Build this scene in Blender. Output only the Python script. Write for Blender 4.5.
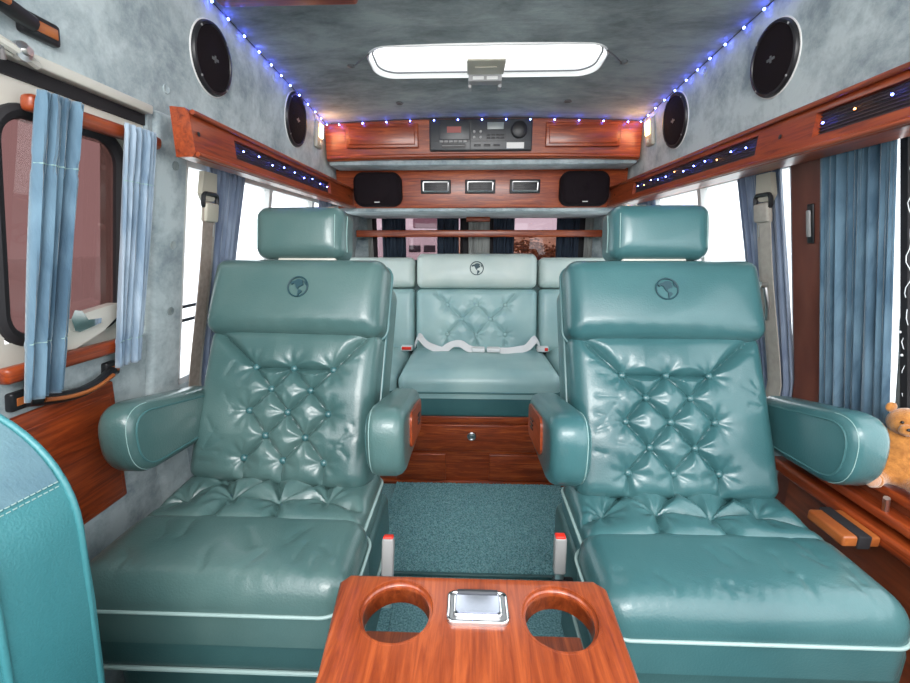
import bpy, bmesh, math, random
from mathutils import Vector, Matrix
import numpy as np
random.seed(7)
R = math.radians
S = bpy.context.scene
C = S.collection
for o in list(bpy.data.objects): bpy.data.objects.remove(o)

# ------------------------------------------------------------------ camera
cam = bpy.data.cameras.new('camera')
cam.sensor_width = 36; cam.lens = 16.6; cam.clip_start = .03; cam.clip_end = 400
co = bpy.data.objects.new('camera', cam); C.objects.link(co)
co.location = (-.05, 0, 1.2)
co.rotation_euler = (R(90-12.9), 0, R(2.0))
S.camera = co
# ------------------------------------------------------------------ world, light, exposure
S.view_settings.view_transform = 'Standard'; S.view_settings.look = 'None'
S.view_settings.gamma = 1; S.view_settings.use_curve_mapping = False
S.view_settings.exposure = 1.5
w = bpy.data.worlds.new('overcast_sky'); S.world = w; w.use_nodes = True
nt = w.node_tree; nt.nodes.clear()
bg = nt.nodes.new('ShaderNodeBackground'); wo = nt.nodes.new('ShaderNodeOutputWorld')
bg.inputs[0].default_value = (.93, .96, 1, 1); bg.inputs[1].default_value = 1.35
nt.links.new(bg.outputs[0], wo.inputs[0])

def area(name, loc, rot, sx, sy, power, col=(1, 1, 1)):
    l = bpy.data.lights.new(name, 'AREA'); l.shape = 'RECTANGLE'; l.size = sx; l.size_y = sy
    l.energy = power; l.color = col
    o = bpy.data.objects.new(name, l); C.objects.link(o); o.location = loc; o.rotation_euler = rot
    return o
# unseen light added high over the cab to put highlights on the leather
area('front_highlight_fill', (0, -.75, 1.85), (R(68), 0, 0), 1.3, .45, 11, (1, .98, .96))

# ------------------------------------------------------------------ materials
def mat(name, col, rough=.5, metal=0, coat=0, col2=None, nscale=8, ndist=0, detail=4, lo=.35, hi=.65,
        stretch=None, bump=0, bscale=200, sheen=0, emit=0, spec=.5, coord='Object', ramp=None, nr=.5):
    m = bpy.data.materials.new(name); m.use_nodes = True
    n = m.node_tree.nodes; L = m.node_tree.links; b = n['Principled BSDF']
    b.inputs['Base Color'].default_value = (*col, 1); b.inputs['Roughness'].default_value = rough
    b.inputs['Metallic'].default_value = metal; b.inputs['Coat Weight'].default_value = coat
    b.inputs['Coat Roughness'].default_value = .15
    b.inputs['Sheen Weight'].default_value = sheen
    b.inputs['Specular IOR Level'].default_value = spec
    if emit: b.inputs['Emission Color'].default_value = (*col, 1); b.inputs['Emission Strength'].default_value = emit
    tc = n.new('ShaderNodeNewGeometry'); src = tc.outputs['Position']
    mp = n.new('ShaderNodeMapping'); L.new(src, mp.inputs[0])
    if stretch: mp.inputs['Scale'].default_value = stretch
    if col2:
        ns = n.new('ShaderNodeTexNoise'); ns.inputs['Scale'].default_value = nscale
        ns.inputs['Detail'].default_value = detail; ns.inputs['Roughness'].default_value = nr; ns.inputs['Distortion'].default_value = ndist
        L.new(mp.outputs[0], ns.inputs['Vector'])
        r = n.new('ShaderNodeValToRGB'); L.new(ns.outputs['Fac'], r.inputs[0])
        r.color_ramp.elements[0].position = lo; r.color_ramp.elements[0].color = (*col, 1)
        r.color_ramp.elements[1].position = hi; r.color_ramp.elements[1].color = (*col2, 1)
        if ramp:
            for p, c in ramp:
                e = r.color_ramp.elements.new(p); e.color = (*c, 1)
        L.new(r.outputs[0], b.inputs['Base Color'])
    if bump:
        nb = n.new('ShaderNodeTexNoise'); nb.inputs['Scale'].default_value = bscale; nb.inputs['Detail'].default_value = 3
        L.new(mp.outputs[0], nb.inputs['Vector'])
        bp = n.new('ShaderNodeBump'); bp.inputs['Strength'].default_value = bump; bp.inputs['Distance'].default_value = .002
        L.new(nb.outputs['Fac'], bp.inputs['Height']); L.new(bp.outputs[0], b.inputs['Normal'])
    return m

def glass(name, tint, gloss=.12):
    m = bpy.data.materials.new(name); m.use_nodes = True
    n = m.node_tree.nodes; L = m.node_tree.links; n.clear()
    t = n.new('ShaderNodeBsdfTransparent'); t.inputs[0].default_value = (*tint, 1)
    g = n.new('ShaderNodeBsdfGlossy'); g.inputs['Roughness'].default_value = .02
    lw = n.new('ShaderNodeLayerWeight'); lw.inputs[0].default_value = .5
    pw = n.new('ShaderNodeMath'); pw.operation = 'POWER'; pw.inputs[1].default_value = 5; L.new(lw.outputs['Facing'], pw.inputs[0])
    f = n.new('ShaderNodeMath'); f.operation = 'MULTIPLY_ADD'; f.inputs[1].default_value = .9; f.inputs[2].default_value = .04; L.new(pw.outputs[0], f.inputs[0])
    mx = n.new('ShaderNodeMixShader'); o = n.new('ShaderNodeOutputMaterial')
    L.new(f.outputs[0], mx.inputs[0]); L.new(t.outputs[0], mx.inputs[1]); L.new(g.outputs[0], mx.inputs[2])
    L.new(mx.outputs[0], o.inputs[0])
    return m

M = {}
M['leather'] = mat('teal_leather', (.034, .110, .118), .30, coat=.35, col2=(.062, .160, .166), nscale=3.5, detail=6, lo=.35, hi=.7, bump=.25, bscale=260)
M['leather_worn'] = mat('worn_teal_leather', (.048, .112, .110), .30, coat=.35, col2=(.095, .165, .155), nscale=4, detail=7, lo=.35, hi=.7, bump=.3, bscale=240)
M['leather_window_lit'] = mat('window_lit_teal_leather', (.24, .40, .41), .4, coat=.15, col2=(.34, .50, .49), nscale=4, detail=5, bump=.2, bscale=240)  # bench copy of the teal leather, window light put into the colour
M['leather_lit_upper'] = mat('window_lit_upper_leather', (.46, .56, .53), .42, coat=.1, col2=(.58, .65, .60), nscale=4, detail=5, bump=.2, bscale=240)  # upper bench pads, window light put into a still lighter colour
M['leather_dark'] = mat('dark_teal_leather', (.030, .085, .088), .42, coat=.15, col2=(.045, .115, .115), nscale=5, bump=.25, bscale=240)
M['leather_bright'] = mat('bright_teal_leather', (.035, .17, .19), .42, coat=.15, col2=(.055, .22, .24), nscale=3, bump=.4, bscale=320)
M['vinyl_blue'] = mat('blue_grey_vinyl', (.10, .19, .24), .5, col2=(.14, .25, .29), nscale=14, bump=.4, bscale=240)
M['piping'] = mat('pale_piping', (.33, .46, .44), .4, coat=.2)
M['piping_teal'] = mat('teal_piping', (.055, .15, .155), .4, coat=.2)
M['thread'] = mat('pale_thread', (.28, .42, .40), .8)
M['emblem'] = mat('dark_teal_print', (.010, .05, .065), .5)
wood_kw = dict(coat=.22, nr=.66, ramp=[(.5, (.27, .044, .010))])
M['wood'] = mat('mahogany_along_y', (.10, .013, .004), .36, col2=(.42, .078, .016), nscale=6, ndist=.9, detail=12, lo=.30, hi=.74, stretch=(13, 1, 13), **wood_kw)
M['wood_x'] = mat('mahogany_along_x', (.13, .018, .005), .36, col2=(.55, .125, .027), nscale=6, ndist=.9, detail=12, lo=.30, hi=.74, stretch=(1, 13, 13), **wood_kw)
M['wood_dark'] = mat('dark_mahogany', (.10, .018, .007), .4, col2=(.30, .07, .025), nscale=5, ndist=1, detail=7, lo=.25, hi=.8, stretch=(7, 1, 7), coat=.4)
M['wood_pillar'] = mat('brown_pillar_trim', (.13, .035, .022), .5, col2=(.17, .05, .03), nscale=6, stretch=(4, 4, 1))
M['wood_honey'] = mat('honey_wood', (.26, .060, .014), .35, col2=(.48, .15, .035), nscale=5, ndist=1, detail=7, lo=.25, hi=.8, stretch=(9, 1, 9), coat=.5)
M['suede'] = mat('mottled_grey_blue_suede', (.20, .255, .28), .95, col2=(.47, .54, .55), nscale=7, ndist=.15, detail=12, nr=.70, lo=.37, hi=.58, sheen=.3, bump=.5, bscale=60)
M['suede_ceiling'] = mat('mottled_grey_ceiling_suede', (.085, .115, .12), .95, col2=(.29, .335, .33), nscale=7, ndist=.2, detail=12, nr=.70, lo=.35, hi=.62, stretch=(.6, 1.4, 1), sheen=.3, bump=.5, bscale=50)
M['velvet'] = mat('slate_blue_velvet', (.045, .10, .155), .9, col2=(.13, .225, .30), nscale=22, ndist=.4, detail=6, stretch=(1, 1, .3), sheen=.6, bump=.4, bscale=300)
M['velvet_light'] = mat('pale_blue_velvet', (.16, .24, .33), .9, col2=(.36, .45, .54), nscale=22, ndist=.4, detail=6, stretch=(1, 1, .3), sheen=.6, bump=.4, bscale=300)
M['velvet_violet'] = mat('grey_violet_velvet', (.13, .17, .26), .9, col2=(.25, .31, .41), nscale=22, ndist=.4, detail=6, stretch=(1, 1, .3), sheen=.6)
M['navy'] = mat('navy_curtain_cloth', (.012, .022, .04), .9, col2=(.03, .045, .07), nscale=20, stretch=(1, 1, .3))
M['greycloth'] = mat('grey_curtain_cloth', (.22, .23, .22), .9, col2=(.32, .33, .31), nscale=20, stretch=(1, 1, .3))
M['carpet'] = mat('teal_carpet_pile', (.055, .17, .19), 1, col2=(.20, .41, .43), nscale=160, detail=3, lo=.35, hi=.65, sheen=.4)
M['cream'] = mat('cream_painted_metal', (.62, .60, .53), .35, coat=.3)
M['white_paint'] = mat('white_painted_metal', (.72, .72, .70), .35, coat=.3)
M['black'] = mat('black_plastic', (.012, .012, .014), .4)
M['black_matte'] = mat('black_rubber', (.012, .011, .013), .75)
M['mesh'] = mat('speaker_mesh', (.012, .008, .010), .9, spec=.15, bump=.5, bscale=900)
M['grille'] = mat('dark_grille', (.035, .022, .025), .6)
M['anthracite'] = mat('anthracite_plastic', (.035, .038, .042), .35)
M['anth2'] = mat('mid_grey_plastic', (.12, .125, .13), .35)
M['chrome'] = mat('chrome', (.8, .8, .8), .12, metal=1)
M['steel'] = mat('brushed_steel', (.6, .6, .6), .3, metal=1)
M['belt'] = mat('beige_webbing', (.36, .33, .29), .8, col2=(.42, .39, .34), nscale=60)
M['belt_brown'] = mat('taupe_webbing', (.24, .19, .16), .8, col2=(.31, .26, .22), nscale=60)
M['belt_white'] = mat('off_white_webbing', (.70, .70, .70), .8)
M['beige'] = mat('beige_plastic', (.45, .42, .34), .45)
M['greyp'] = mat('grey_plastic', (.30, .295, .29), .4)
M['red'] = mat('red_button', (.75, .03, .015), .4)
M['display'] = mat('lcd', (.22, .25, .24), .3)
M['label'] = mat('white_sticker', (.8, .78, .75), .5)
M['disp_red'] = mat('tape_window', (.30, .05, .04), .3)
M['led'] = mat('blue_led', (.08, .12, 1), .3, emit=30)
M['led_warm'] = mat('amber_led', (1, .35, .08), .3, emit=6)
M['led_off'] = mat('clear_led', (.75, .78, .8), .2)
M['warm_lamp'] = mat('warm_lamp', (1, .62, .30), .3, emit=5)
M['bear'] = mat('golden_plush', (.34, .125, .022), 1, col2=(.50, .20, .04), nscale=90, sheen=.5, bump=1, bscale=260)
M['bear_pale'] = mat('pale_plush', (.42, .22, .13), 1, sheen=.5, bump=1, bscale=260)
M['eye'] = mat('black_glass_eye', (.01, .01, .01), .1)
M['glass_rose'] = glass('rose_tinted_glass', (.285, .20, .195))
M['glass_rear'] = glass('tinted_rear_glass', (.43, .36, .38))
M['glass_clear'] = glass('clear_glass', (.9, .92, .92))
M['ground'] = mat('pale_concrete', (.80, .80, .79), .9, col2=(.85, .85, .84), nscale=2)
M['field'] = mat('dry_brown_field', (.42, .24, .13), 1, col2=(.60, .36, .2), nscale=.6)
M['foliage'] = mat('autumn_foliage', (.16, .06, .03), 1, col2=(.30, .14, .05), nscale=3)
M['rv'] = mat('white_camper_paint', (.80, .76, .78), .4)
M['rv_dark'] = mat('camper_window', (.03, .02, .03), .2)
M['rv_roof'] = mat('camper_roof_unit', (.30, .18, .22), .5)

# ------------------------------------------------------------------ mesh helpers
LOC = {}
class B:
    def __init__(s): s.bm = bmesh.new()
    def _add(s, t, Mx=None):
        if Mx is not None: t.transform(Mx)
        me = bpy.data.meshes.new('tmp'); t.to_mesh(me); t.free(); s.bm.from_mesh(me); bpy.data.meshes.remove(me); return s
    def box(s, lo, hi, bev=0, seg=3, Mx=None):
        t = bmesh.new(); bmesh.ops.create_cube(t, size=1)
        lo, hi = Vector(lo), Vector(hi); c = (lo+hi)/2; d = hi-lo
        for v in t.verts: v.co = Vector((v.co.x*d.x, v.co.y*d.y, v.co.z*d.z))+c
        if bev: bmesh.ops.bevel(t, geom=list(t.edges), offset=min(bev, min(abs(x) for x in d)*.49), segments=seg, profile=.5, affect='EDGES')
        return s._add(t, Mx)
    def ringloft(s, rings, closed=True, cap=True, flip=False):
        t = bmesh.new(); rr = [[t.verts.new(p) for p in r] for r in rings]; n = len(rings[0])
        for a, b in zip(rr, rr[1:]):
            for i in range(n if closed else n-1):
                j = (i+1) % n; t.faces.new((a[i], a[j], b[j], b[i]))
        if cap and closed:
            t.faces.new(rr[0][::-1]); t.faces.new(rr[-1])
        bmesh.ops.recalc_face_normals(t, faces=list(t.faces))
        return s._add(t)
    def tube(s, pts, r, closed=False, n=8, flat=1.0):
        pts = [Vector(p) for p in pts]; N = len(pts); rings = []
        up = Vector((.13, .21, .97)).normalized(); prev = None
        for i, p in enumerate(pts):
            a = pts[(i-1) % N] if (closed or i) else p; b = pts[(i+1) % N] if (closed or i < N-1) else p
            d = (b-a).normalized()
            u = (prev - d*prev.dot(d)) if prev is not None else d.cross(up)
            if u.length < 1e-6: u = d.orthogonal()
            u.normalize(); prev = u; v = d.cross(u)
            rad = r(i/(N-1)) if callable(r) else r
            rings.append([p+u*math.cos(2*math.pi*k/n)*rad+v*math.sin(2*math.pi*k/n)*rad*flat for k in range(n)])
        if closed:
            rings.append(rings[0]); return s.ringloft(rings, cap=False)
        return s.ringloft(rings)
    def cyl(s, p0, p1, r0, r1=None, n=24):
        r1 = r0 if r1 is None else r1
        p0, p1 = Vector(p0), Vector(p1); d = (p1-p0).normalized(); u = d.orthogonal().normalized(); v = d.cross(u)
        f = lambda p, r: [p+(u*math.cos(2*math.pi*k/n)+v*math.sin(2*math.pi*k/n))*r for k in range(n)]
        return s.ringloft([f(p0, r0), f(p1, r1)])
    def lathe(s, o, ax, prof, n=32, cap=True):          # prof: (radius, height along ax)
        o = Vector(o); d = Vector(ax).normalized(); u = d.orthogonal().normalized(); v = d.cross(u)
        return s.ringloft([[o+d*h+(u*math.cos(2*math.pi*k/n)+v*math.sin(2*math.pi*k/n))*max(r, 1e-4) for k in range(n)] for r, h in prof], cap=cap)
    def prism(s, poly, z0, z1, Mx=None):
        t = bmesh.new(); a = [t.verts.new((x, y, z0)) for x, y in poly]; b = [t.verts.new((x, y, z1)) for x, y in poly]
        n = len(poly); t.faces.new(a[::-1]); t.faces.new(b)
        for i in range(n): t.faces.new((a[i], a[(i+1) % n], b[(i+1) % n], b[i]))
        bmesh.ops.recalc_face_normals(t, faces=list(t.faces))
        return s._add(t, Mx)
    def ball(s, c, r, seg=20, sc=(1, 1, 1), Mx=None):
        t = bmesh.new(); bmesh.ops.create_uvsphere(t, u_segments=seg, v_segments=max(6, seg//2), radius=r)
        m = Matrix.Diagonal((*sc, 1)); t.transform(m)
        if Mx is not None: t.transform(Mx)
        t.transform(Matrix.Translation(c)); return s._add(t)
    def map(s, fn):
        for v in s.bm.verts: v.co = Vector(fn(*v.co))
        return s
    def sub(s, maxlen=.08):
        for _ in range(6):
            e = [x for x in s.bm.edges if x.calc_length() > maxlen]
            if not e: break
            bmesh.ops.subdivide_edges(s.bm, edges=e, cuts=1, use_grid_fill=True)
        return s
    def obj(s, name, m, parent=None, smooth=True, label=None, cat=None, group=None, kind=None, recalc=True, mods=(), loc=None):
        me = bpy.data.meshes.new(name)
        if parent is not None: off = Vector(LOC[parent.as_pointer()])
        elif loc is not None: off = Vector(loc)
        else:
            off = Vector((0, 0, 0))
            if kind != 'structure' and len(s.bm.verts):
                xs = [v.co for v in s.bm.verts]; off = Vector((sum(v.x for v in xs)/len(xs), sum(v.y for v in xs)/len(xs), min(v.z for v in xs)))
        bmesh.ops.translate(s.bm, verts=list(s.bm.verts), vec=-off)
        if recalc: bmesh.ops.recalc_face_normals(s.bm, faces=list(s.bm.faces))
        s.bm.to_mesh(me); s.bm.free()
        o = bpy.data.objects.new(name, me); C.objects.link(o); me.materials.append(M[m] if isinstance(m, str) else m)
        if smooth:
            for p in me.polygons: p.use_smooth = True
            try: me.set_sharp_from_angle(angle=R(38))
            except Exception: pass
        if parent is not None: o.parent = parent; LOC[o.as_pointer()] = LOC[parent.as_pointer()]
        if parent is not None: o.location = (0, 0, 0)
        else: o.location = off; LOC[o.as_pointer()] = tuple(off)
        if label: o['label'] = label
        if cat: o['category'] = cat
        if group: o['group'] = group
        if kind: o['kind'] = kind
        return o

def thing(name, label, cat, loc=(0, 0, 0), group=None, kind=None):
    o = bpy.data.objects.new(name, None); C.objects.link(o); o.location = loc; LOC[o.as_pointer()] = tuple(loc)
    o.empty_display_size = .05
    if label: o['label'] = label
    if cat: o['category'] = cat
    if group: o['group'] = group
    if kind: o['kind'] = kind
    return o

def cut(o, cb):
    me = bpy.data.meshes.new('cut'); bmesh.ops.recalc_face_normals(cb.bm, faces=list(cb.bm.faces)); cb.bm.to_mesh(me); cb.bm.free()
    t = bpy.data.objects.new('cut', me); C.objects.link(t)
    if o.parent: t.location = -Vector(LOC[o.as_pointer()])+Vector(o.matrix_world.translation)
    bpy.context.view_layer.update()
    # mesh of o is local to LOC[o]; bring the cutter into that frame
    t.location = (0, 0, 0); me.transform(Matrix.Translation(-Vector(LOC[o.as_pointer()])))
    par, loc = o.parent, o.location.copy(); o.parent = None; o.location = (0, 0, 0)
    md = o.modifiers.new('b', 'BOOLEAN'); md.operation = 'DIFFERENCE'; md.object = t; md.solver = 'EXACT'
    bpy.context.view_layer.update()
    dg = bpy.context.evaluated_depsgraph_get()
    nm = bpy.data.meshes.new_from_object(o.evaluated_get(dg)); o.modifiers.clear()
    o.data = nm; o.parent = par; o.location = loc
    bpy.data.objects.remove(t)
    for p in nm.polygons: p.use_smooth = True
    try: nm.set_sharp_from_angle(angle=R(38))
    except Exception: pass

def frame(o, u, v):
    u = Vector(u).normalized(); v = Vector(v); v = (v-u*v.dot(u)).normalized(); n = u.cross(v)
    return Matrix(((u.x, v.x, n.x, o[0]), (u.y, v.y, n.y, o[1]), (u.z, v.z, n.z, o[2]), (0, 0, 0, 1)))

def rrect(w, h, rc, n=8, cx=0, cy=0):
    out = []
    for sx, sy, a0 in ((1, 1, 0), (-1, 1, 90), (-1, -1, 180), (1, -1, 270)):
        for k in range(n+1):
            a = R(a0+90*k/n); out.append((cx+sx*(w/2-rc)+rc*math.cos(a), cy+sy*(h/2-rc)+rc*math.sin(a)))
    return out

def spacing(L, rc, n):
    e = [0, .03, .1, .2, .32, .48, .65, .82, 1]
    a = [-L/2+rc*x for x in e]
    mid = L-2*rc; k = max(2, int(n*mid/L))
    return a[:-1]+[-L/2+rc+mid*i/k for i in range(k+1)]+[L/2-rc*x for x in e[::-1]][1:]

def cushion(w, h, t, rc, re, n=60, crown=.01, dep=None, warp=None, side=None):
    """padded panel: lies in local xy, back face at z=0, padded front at z=t with edges rounded by re"""
    b = B(); xs, ys = spacing(w, max(rc, re), n), spacing(h, max(rc, re), int(n*h/w)+2)
    X, Y = np.meshgrid(np.array(xs), np.array(ys))
    P, Q = X.copy(), Y.copy()
    cxm = (np.abs(X) > w/2-rc) & (np.abs(Y) > h/2-rc)
    p = (np.abs(X)-(w/2-rc))/rc; q = (np.abs(Y)-(h/2-rc))/rc
    p2 = p*np.sqrt(np.clip(1-q*q/2, 0, 1)); q2 = q*np.sqrt(np.clip(1-p*p/2, 0, 1))
    P = np.where(cxm, np.sign(X)*(w/2-rc+p2*rc), X); Q = np.where(cxm, np.sign(Y)*(h/2-rc+q2*rc), Y)
    d = np.minimum(w/2-np.abs(P), h/2-np.abs(Q))
    d = np.where(cxm, rc-np.hypot(p2, q2)*rc, d)
    k = 1-np.clip(d/re, 0, 1)
    Z = t-re+re*np.sqrt(np.clip(1-k*k, 0, 1)) + crown*np.clip(1-(2*P/w)**2, 0, 1)**.7*np.clip(1-(2*Q/h)**2, 0, 1)**.7
    if dep is not None: Z = Z+dep(P, Q)*np.clip(d/re, 0, 1)
    bm = b.bm; ny, nx = X.shape
    V = [[bm.verts.new((P[j, i], Q[j, i], Z[j, i])) for i in range(nx)] for j in range(ny)]
    for j in range(ny-1):
        for i in range(nx-1): bm.faces.new((V[j][i], V[j][i+1], V[j+1][i+1], V[j+1][i]))
    ring = [V[0][i] for i in range(nx)]+[V[j][-1] for j in range(1, ny)]+[V[-1][i] for i in range(nx-2, -1, -1)]+[V[j][0] for j in range(ny-2, 0, -1)]
    lo = [bm.verts.new((v.co.x, v.co.y, 0)) for v in ring]
    for i in range(len(ring)):
        j = (i+1) % len(ring); bm.faces.new((ring[j], ring[i], lo[i], lo[j]))
    bm.faces.new(lo)
    if warp: b.map(warp)
    return b

def tuft(btn, seg, bd=.02, cd=.008, br=.028, cr=.007, wr=.0016):
    def f(P, Q):
        D = np.zeros_like(P)
        for (x0, y0), (x1, y1) in seg:
            dx, dy = x1-x0, y1-y0; L2 = dx*dx+dy*dy
            tt = np.clip(((P-x0)*dx+(Q-y0)*dy)/L2, 0, 1); ds = np.hypot(P-x0-tt*dx, Q-y0-tt*dy)
            fade = .72+.28*np.abs(2*tt-1)
            D = np.maximum(D, cd*fade*np.exp(-ds/cr*.8)+cd*.6*np.exp(-(ds/(cr*3.2))**2))
        K = D.copy(); wv = np.zeros_like(P)
        for i, (x, y) in enumerate(btn):
            r = np.hypot(P-x, Q-y); th = np.arctan2(Q-y, P-x)
            K = np.maximum(K, bd*np.exp(-r/br))
            wv += wr*np.cos(th*8+i*1.7)*np.exp(-((r-.03)/.018)**2)
        return -K+wv
    return f

def wrinkle(amp, sx, sy, seed=0):
    rs = np.random.RandomState(seed); ks = [(rs.uniform(-1, 1)*sx, rs.uniform(-1, 1)*sy, rs.uniform(0, 6), rs.uniform(.4, 1)) for _ in range(9)]
    def f(P, Q):
        s = np.zeros_like(P)
        for a, b, c, g in ks: s += g*np.sin(a*P+b*Q+c+1.5*np.sin(.5*b*P-.5*a*Q))
        return amp*s/3
    return f

def outline(w, h, rc, z, out=0, n=8):
    return [(x, y, z) for x, y in rrect(w+2*out, h+2*out, rc+out, n)]
def T(Mx, pts): return [Mx @ Vector(p) for p in pts]

# ------------------------------------------------------------------ van geometry
def wx(z):
    if z >= 1.45: return .775-(z-1.45)*.13
    if z >= .8: return .775+.19*(1.45-z)
    return .8985
def wall(s):                  # (Y, z, off) -> world; off>0 is towards the aisle
    return lambda y, z, off: (s*(wx(z)-off), y, z)
def cz(x, y): return 1.755+(2.13-y)*.075+.02*(1-(x/.73)**2)
ST = dict(kind='structure')

B().box((-.95, -1.05, -.04), (.95, 3.0, 0)).obj('floor', 'carpet', **ST)
# firewall and cab door panels below window height, unseen, added to cut low light
b = B(); b.box((-.95, -1.05, 0), (.95, -.98, .98)); b.obj('wall_front', 'grille', smooth=False, **ST)
B().box((-1.02, -.98, 0), (-.98, .30, .95)).obj('cab_wall_left', 'grille', smooth=False, **ST)
B().box((.98, -.98, 0), (1.02, .30, .72)).obj('cab_wall_right', 'grille', smooth=False, **ST)
# ceiling with roof hatch hole
b = B(); nx, ny = 24, 40
g = [[(-.735+1.47*i/nx, .2+2.75*j/ny) for i in range(nx+1)] for j in range(ny+1)]
lower = [[b.bm.verts.new((x, y, cz(x, y))) for x, y in r] for r in g]; upper = [[b.bm.verts.new((x, y, cz(x, y)+.03)) for x, y in r] for r in g]
for L_ in (lower, upper):
    for j in range(ny):
        for i in range(nx): b.bm.faces.new((L_[j][i], L_[j][i+1], L_[j+1][i+1], L_[j+1][i]))
for j in range(ny):
    for i in (0, nx): b.bm.faces.new((lower[j][i], lower[j+1][i], upper[j+1][i], upper[j][i]))
for i in range(nx):
    for j in (0, ny): b.bm.faces.new((lower[j][i], lower[j][i+1], upper[j][i+1], upper[j][i]))
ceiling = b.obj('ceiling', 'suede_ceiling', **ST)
HY0, HY1, HW = 1.505, 1.715, .79
cut(ceiling, B().prism(rrect(HW, HY1-HY0, .075, 8, 0, (HY0+HY1)/2), 1.7, 2.0))

for s, nm in ((-1, 'left'), (1, 'right')):
    b = B()
    b.box((.2, 1.5, -.03), (2.95, 1.83, 0)).sub(.12)
    y1 = 1.0 if s < 0 else .3
    b.box((y1, 1.42, -.03), (2.95, 1.5, 0))
    b.box((1.02 if s < 0 else 1.08, 0, -.03), (2.95, .80, 0))
    b.box((2.5, .80, -.03), (2.95, 1.42, 0))
    b.sub(.12).map(wall(s) if True else None)
    b.obj('wall_'+nm, 'suede', **ST)
# rear wall around the back windows
b = B(); b.box((-.92, 2.9, 0), (.92, 2.96, .88)); b.box((-.92, 2.9, 1.41), (.92, 2.96, 1.86))
b.box((-.92, 2.9, .88), (-.72, 2.96, 1.41)); b.box((.70, 2.9, .88), (.92, 2.96, 1.41))
b.obj('wall_back', 'suede', smooth=False, **ST)
b = B(); b.box((-.105, 2.89, .87), (.105, 2.97, 1.42), .01); b.box((-.73, 2.895, .86), (-.69, 2.965, 1.42), .005); b.box((.67, 2.895, .86), (.71, 2.965, 1.42), .005)
b.obj('trim_1', 'black_matte', **ST)
for k, (x0, x1) in enumerate(((-.70, -.10), (.10, .68))):
    wn = thing('window_%d' % (k+1), None, None, (0, 2.93, .88), kind='structure')
    B().box((x0, 2.928, .88), (x1, 2.934, 1.41)).obj('glass_pane', 'glass_rear', wn)
    b = B(); b.tube([(x, 2.925, z) for x, z in [(x0+.01, .89), (x1-.01, .89), (x1-.01, 1.40), (x0+.01, 1.40)]], .012, True); b.obj('window_gasket', 'black_matte', wn)
# side windows
def side_window(idx, s, y0, y1, z0, z1, m='glass_clear', mull=()):
    wn = thing('window_%d' % idx, None, None, (s*.9, (y0+y1)/2, z0), kind='structure')
    B().box((y0, z0, -.022), (y1, z1, -.018)).sub(.12).map(wall(s)).obj('glass_pane', m, wn)
    b = B()
    for a, c, d, e in ((y0, y1, z0, z0+.02), (y0, y1, z1-.02, z1), (y0, y0+.015, z0, z1), (y1-.015, y1, z0, z1)): b.box((a, d, -.03), (c, e, -.002))
    for ym in mull: b.box((ym-.012, z0, -.03), (ym+.012, z1, -.004))
    b.sub(.12).map(wall(s)).obj('window_frame', 'white_paint', wn)
    return wn
wl = side_window(3, -1, 1.13, 2.5, .80, 1.42, mull=(1.62, 2.05))
b = B()
for zz in (.985, 1.025): b.box((1.14, zz, -.016), (1.61, zz+.008, -.008))
b.map(wall(-1)).obj('window_rail', 'black_matte', wl)
wr = side_window(4, 1, 1.19, 2.5, .80, 1.42, mull=(1.66, 2.05))
b = B()
for zz in (.905, .94): b.box((1.2, zz, -.016), (1.64, zz+.008, -.008))
b.map(wall(1)).obj('window_rail', 'black_matte', wr)

# ---- left door (open track above it)
W_ = wall(-1)
door = thing('door_1', None, None, (-.9, .75, 0), kind='structure')
b = B(); b.box((.30, 0, -.05), (.69, 1.50, -.012)); b.box((.93, 0, -.05), (1.0, 1.50, -.012)); b.box((.69, 0, -.05), (.93, 1.03, -.012)); b.box((.69, 1.41, -.05), (.93, 1.462, -.012))
b.sub(.08).map(W_).obj('door_shell', 'cream', door)
b = B(); b.tube(T(Matrix(), [(x, y, -.012) for x, y in rrect(.25, .39, .055, 8, .812, 1.222)]), .012, True, 8, 1).map(W_).obj('window_gasket', 'black_matte', door)
B().prism(rrect(.25, .39, .055, 8, .812, 1.222), -.024, -.020).map(W_).obj('glass_pane', 'glass_rose', door)
b = B(); b.box((.60, .05, -.014), (1.014, .985, -.002), .006).sub(.08).map(W_).obj('door_trim_panel', 'suede', door)
b = B(); b.box((.66, .60, -.004), (.90, .895, .008), .006); b.box((.675, .615, .008), (.885, .865, .013), .004); b.map(W_).obj('wood_panel', 'wood', door)
b = B(); b.box((.655, .965, .004), (.93, .995, .03), .008).map(W_).obj('curtain_rail', 'wood', door)
b = B(); b.box((.715, 1.412, .004), (1.01, 1.438, .028), .008).map(W_).obj('curtain_rail', 'wood', door)
# door latch handle with its cream bezel
b = B(); b.prism([(.76, 1.00), (.80, .995), (.87, 1.02), (.905, 1.045), (.905, 1.075), (.86, 1.07), (.80, 1.062), (.765, 1.05)], -.012, .012).map(W_).obj('latch_bezel', 'cream', door)
b = B(); b.prism([(.79, 1.035), (.80, 1.03), (.85, 1.04), (.852, 1.05), (.82, 1.052), (.806, 1.072), (.79, 1.076), (.782, 1.06)], .010, .022).map(W_).obj('latch_handle', 'chrome', door)
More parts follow.
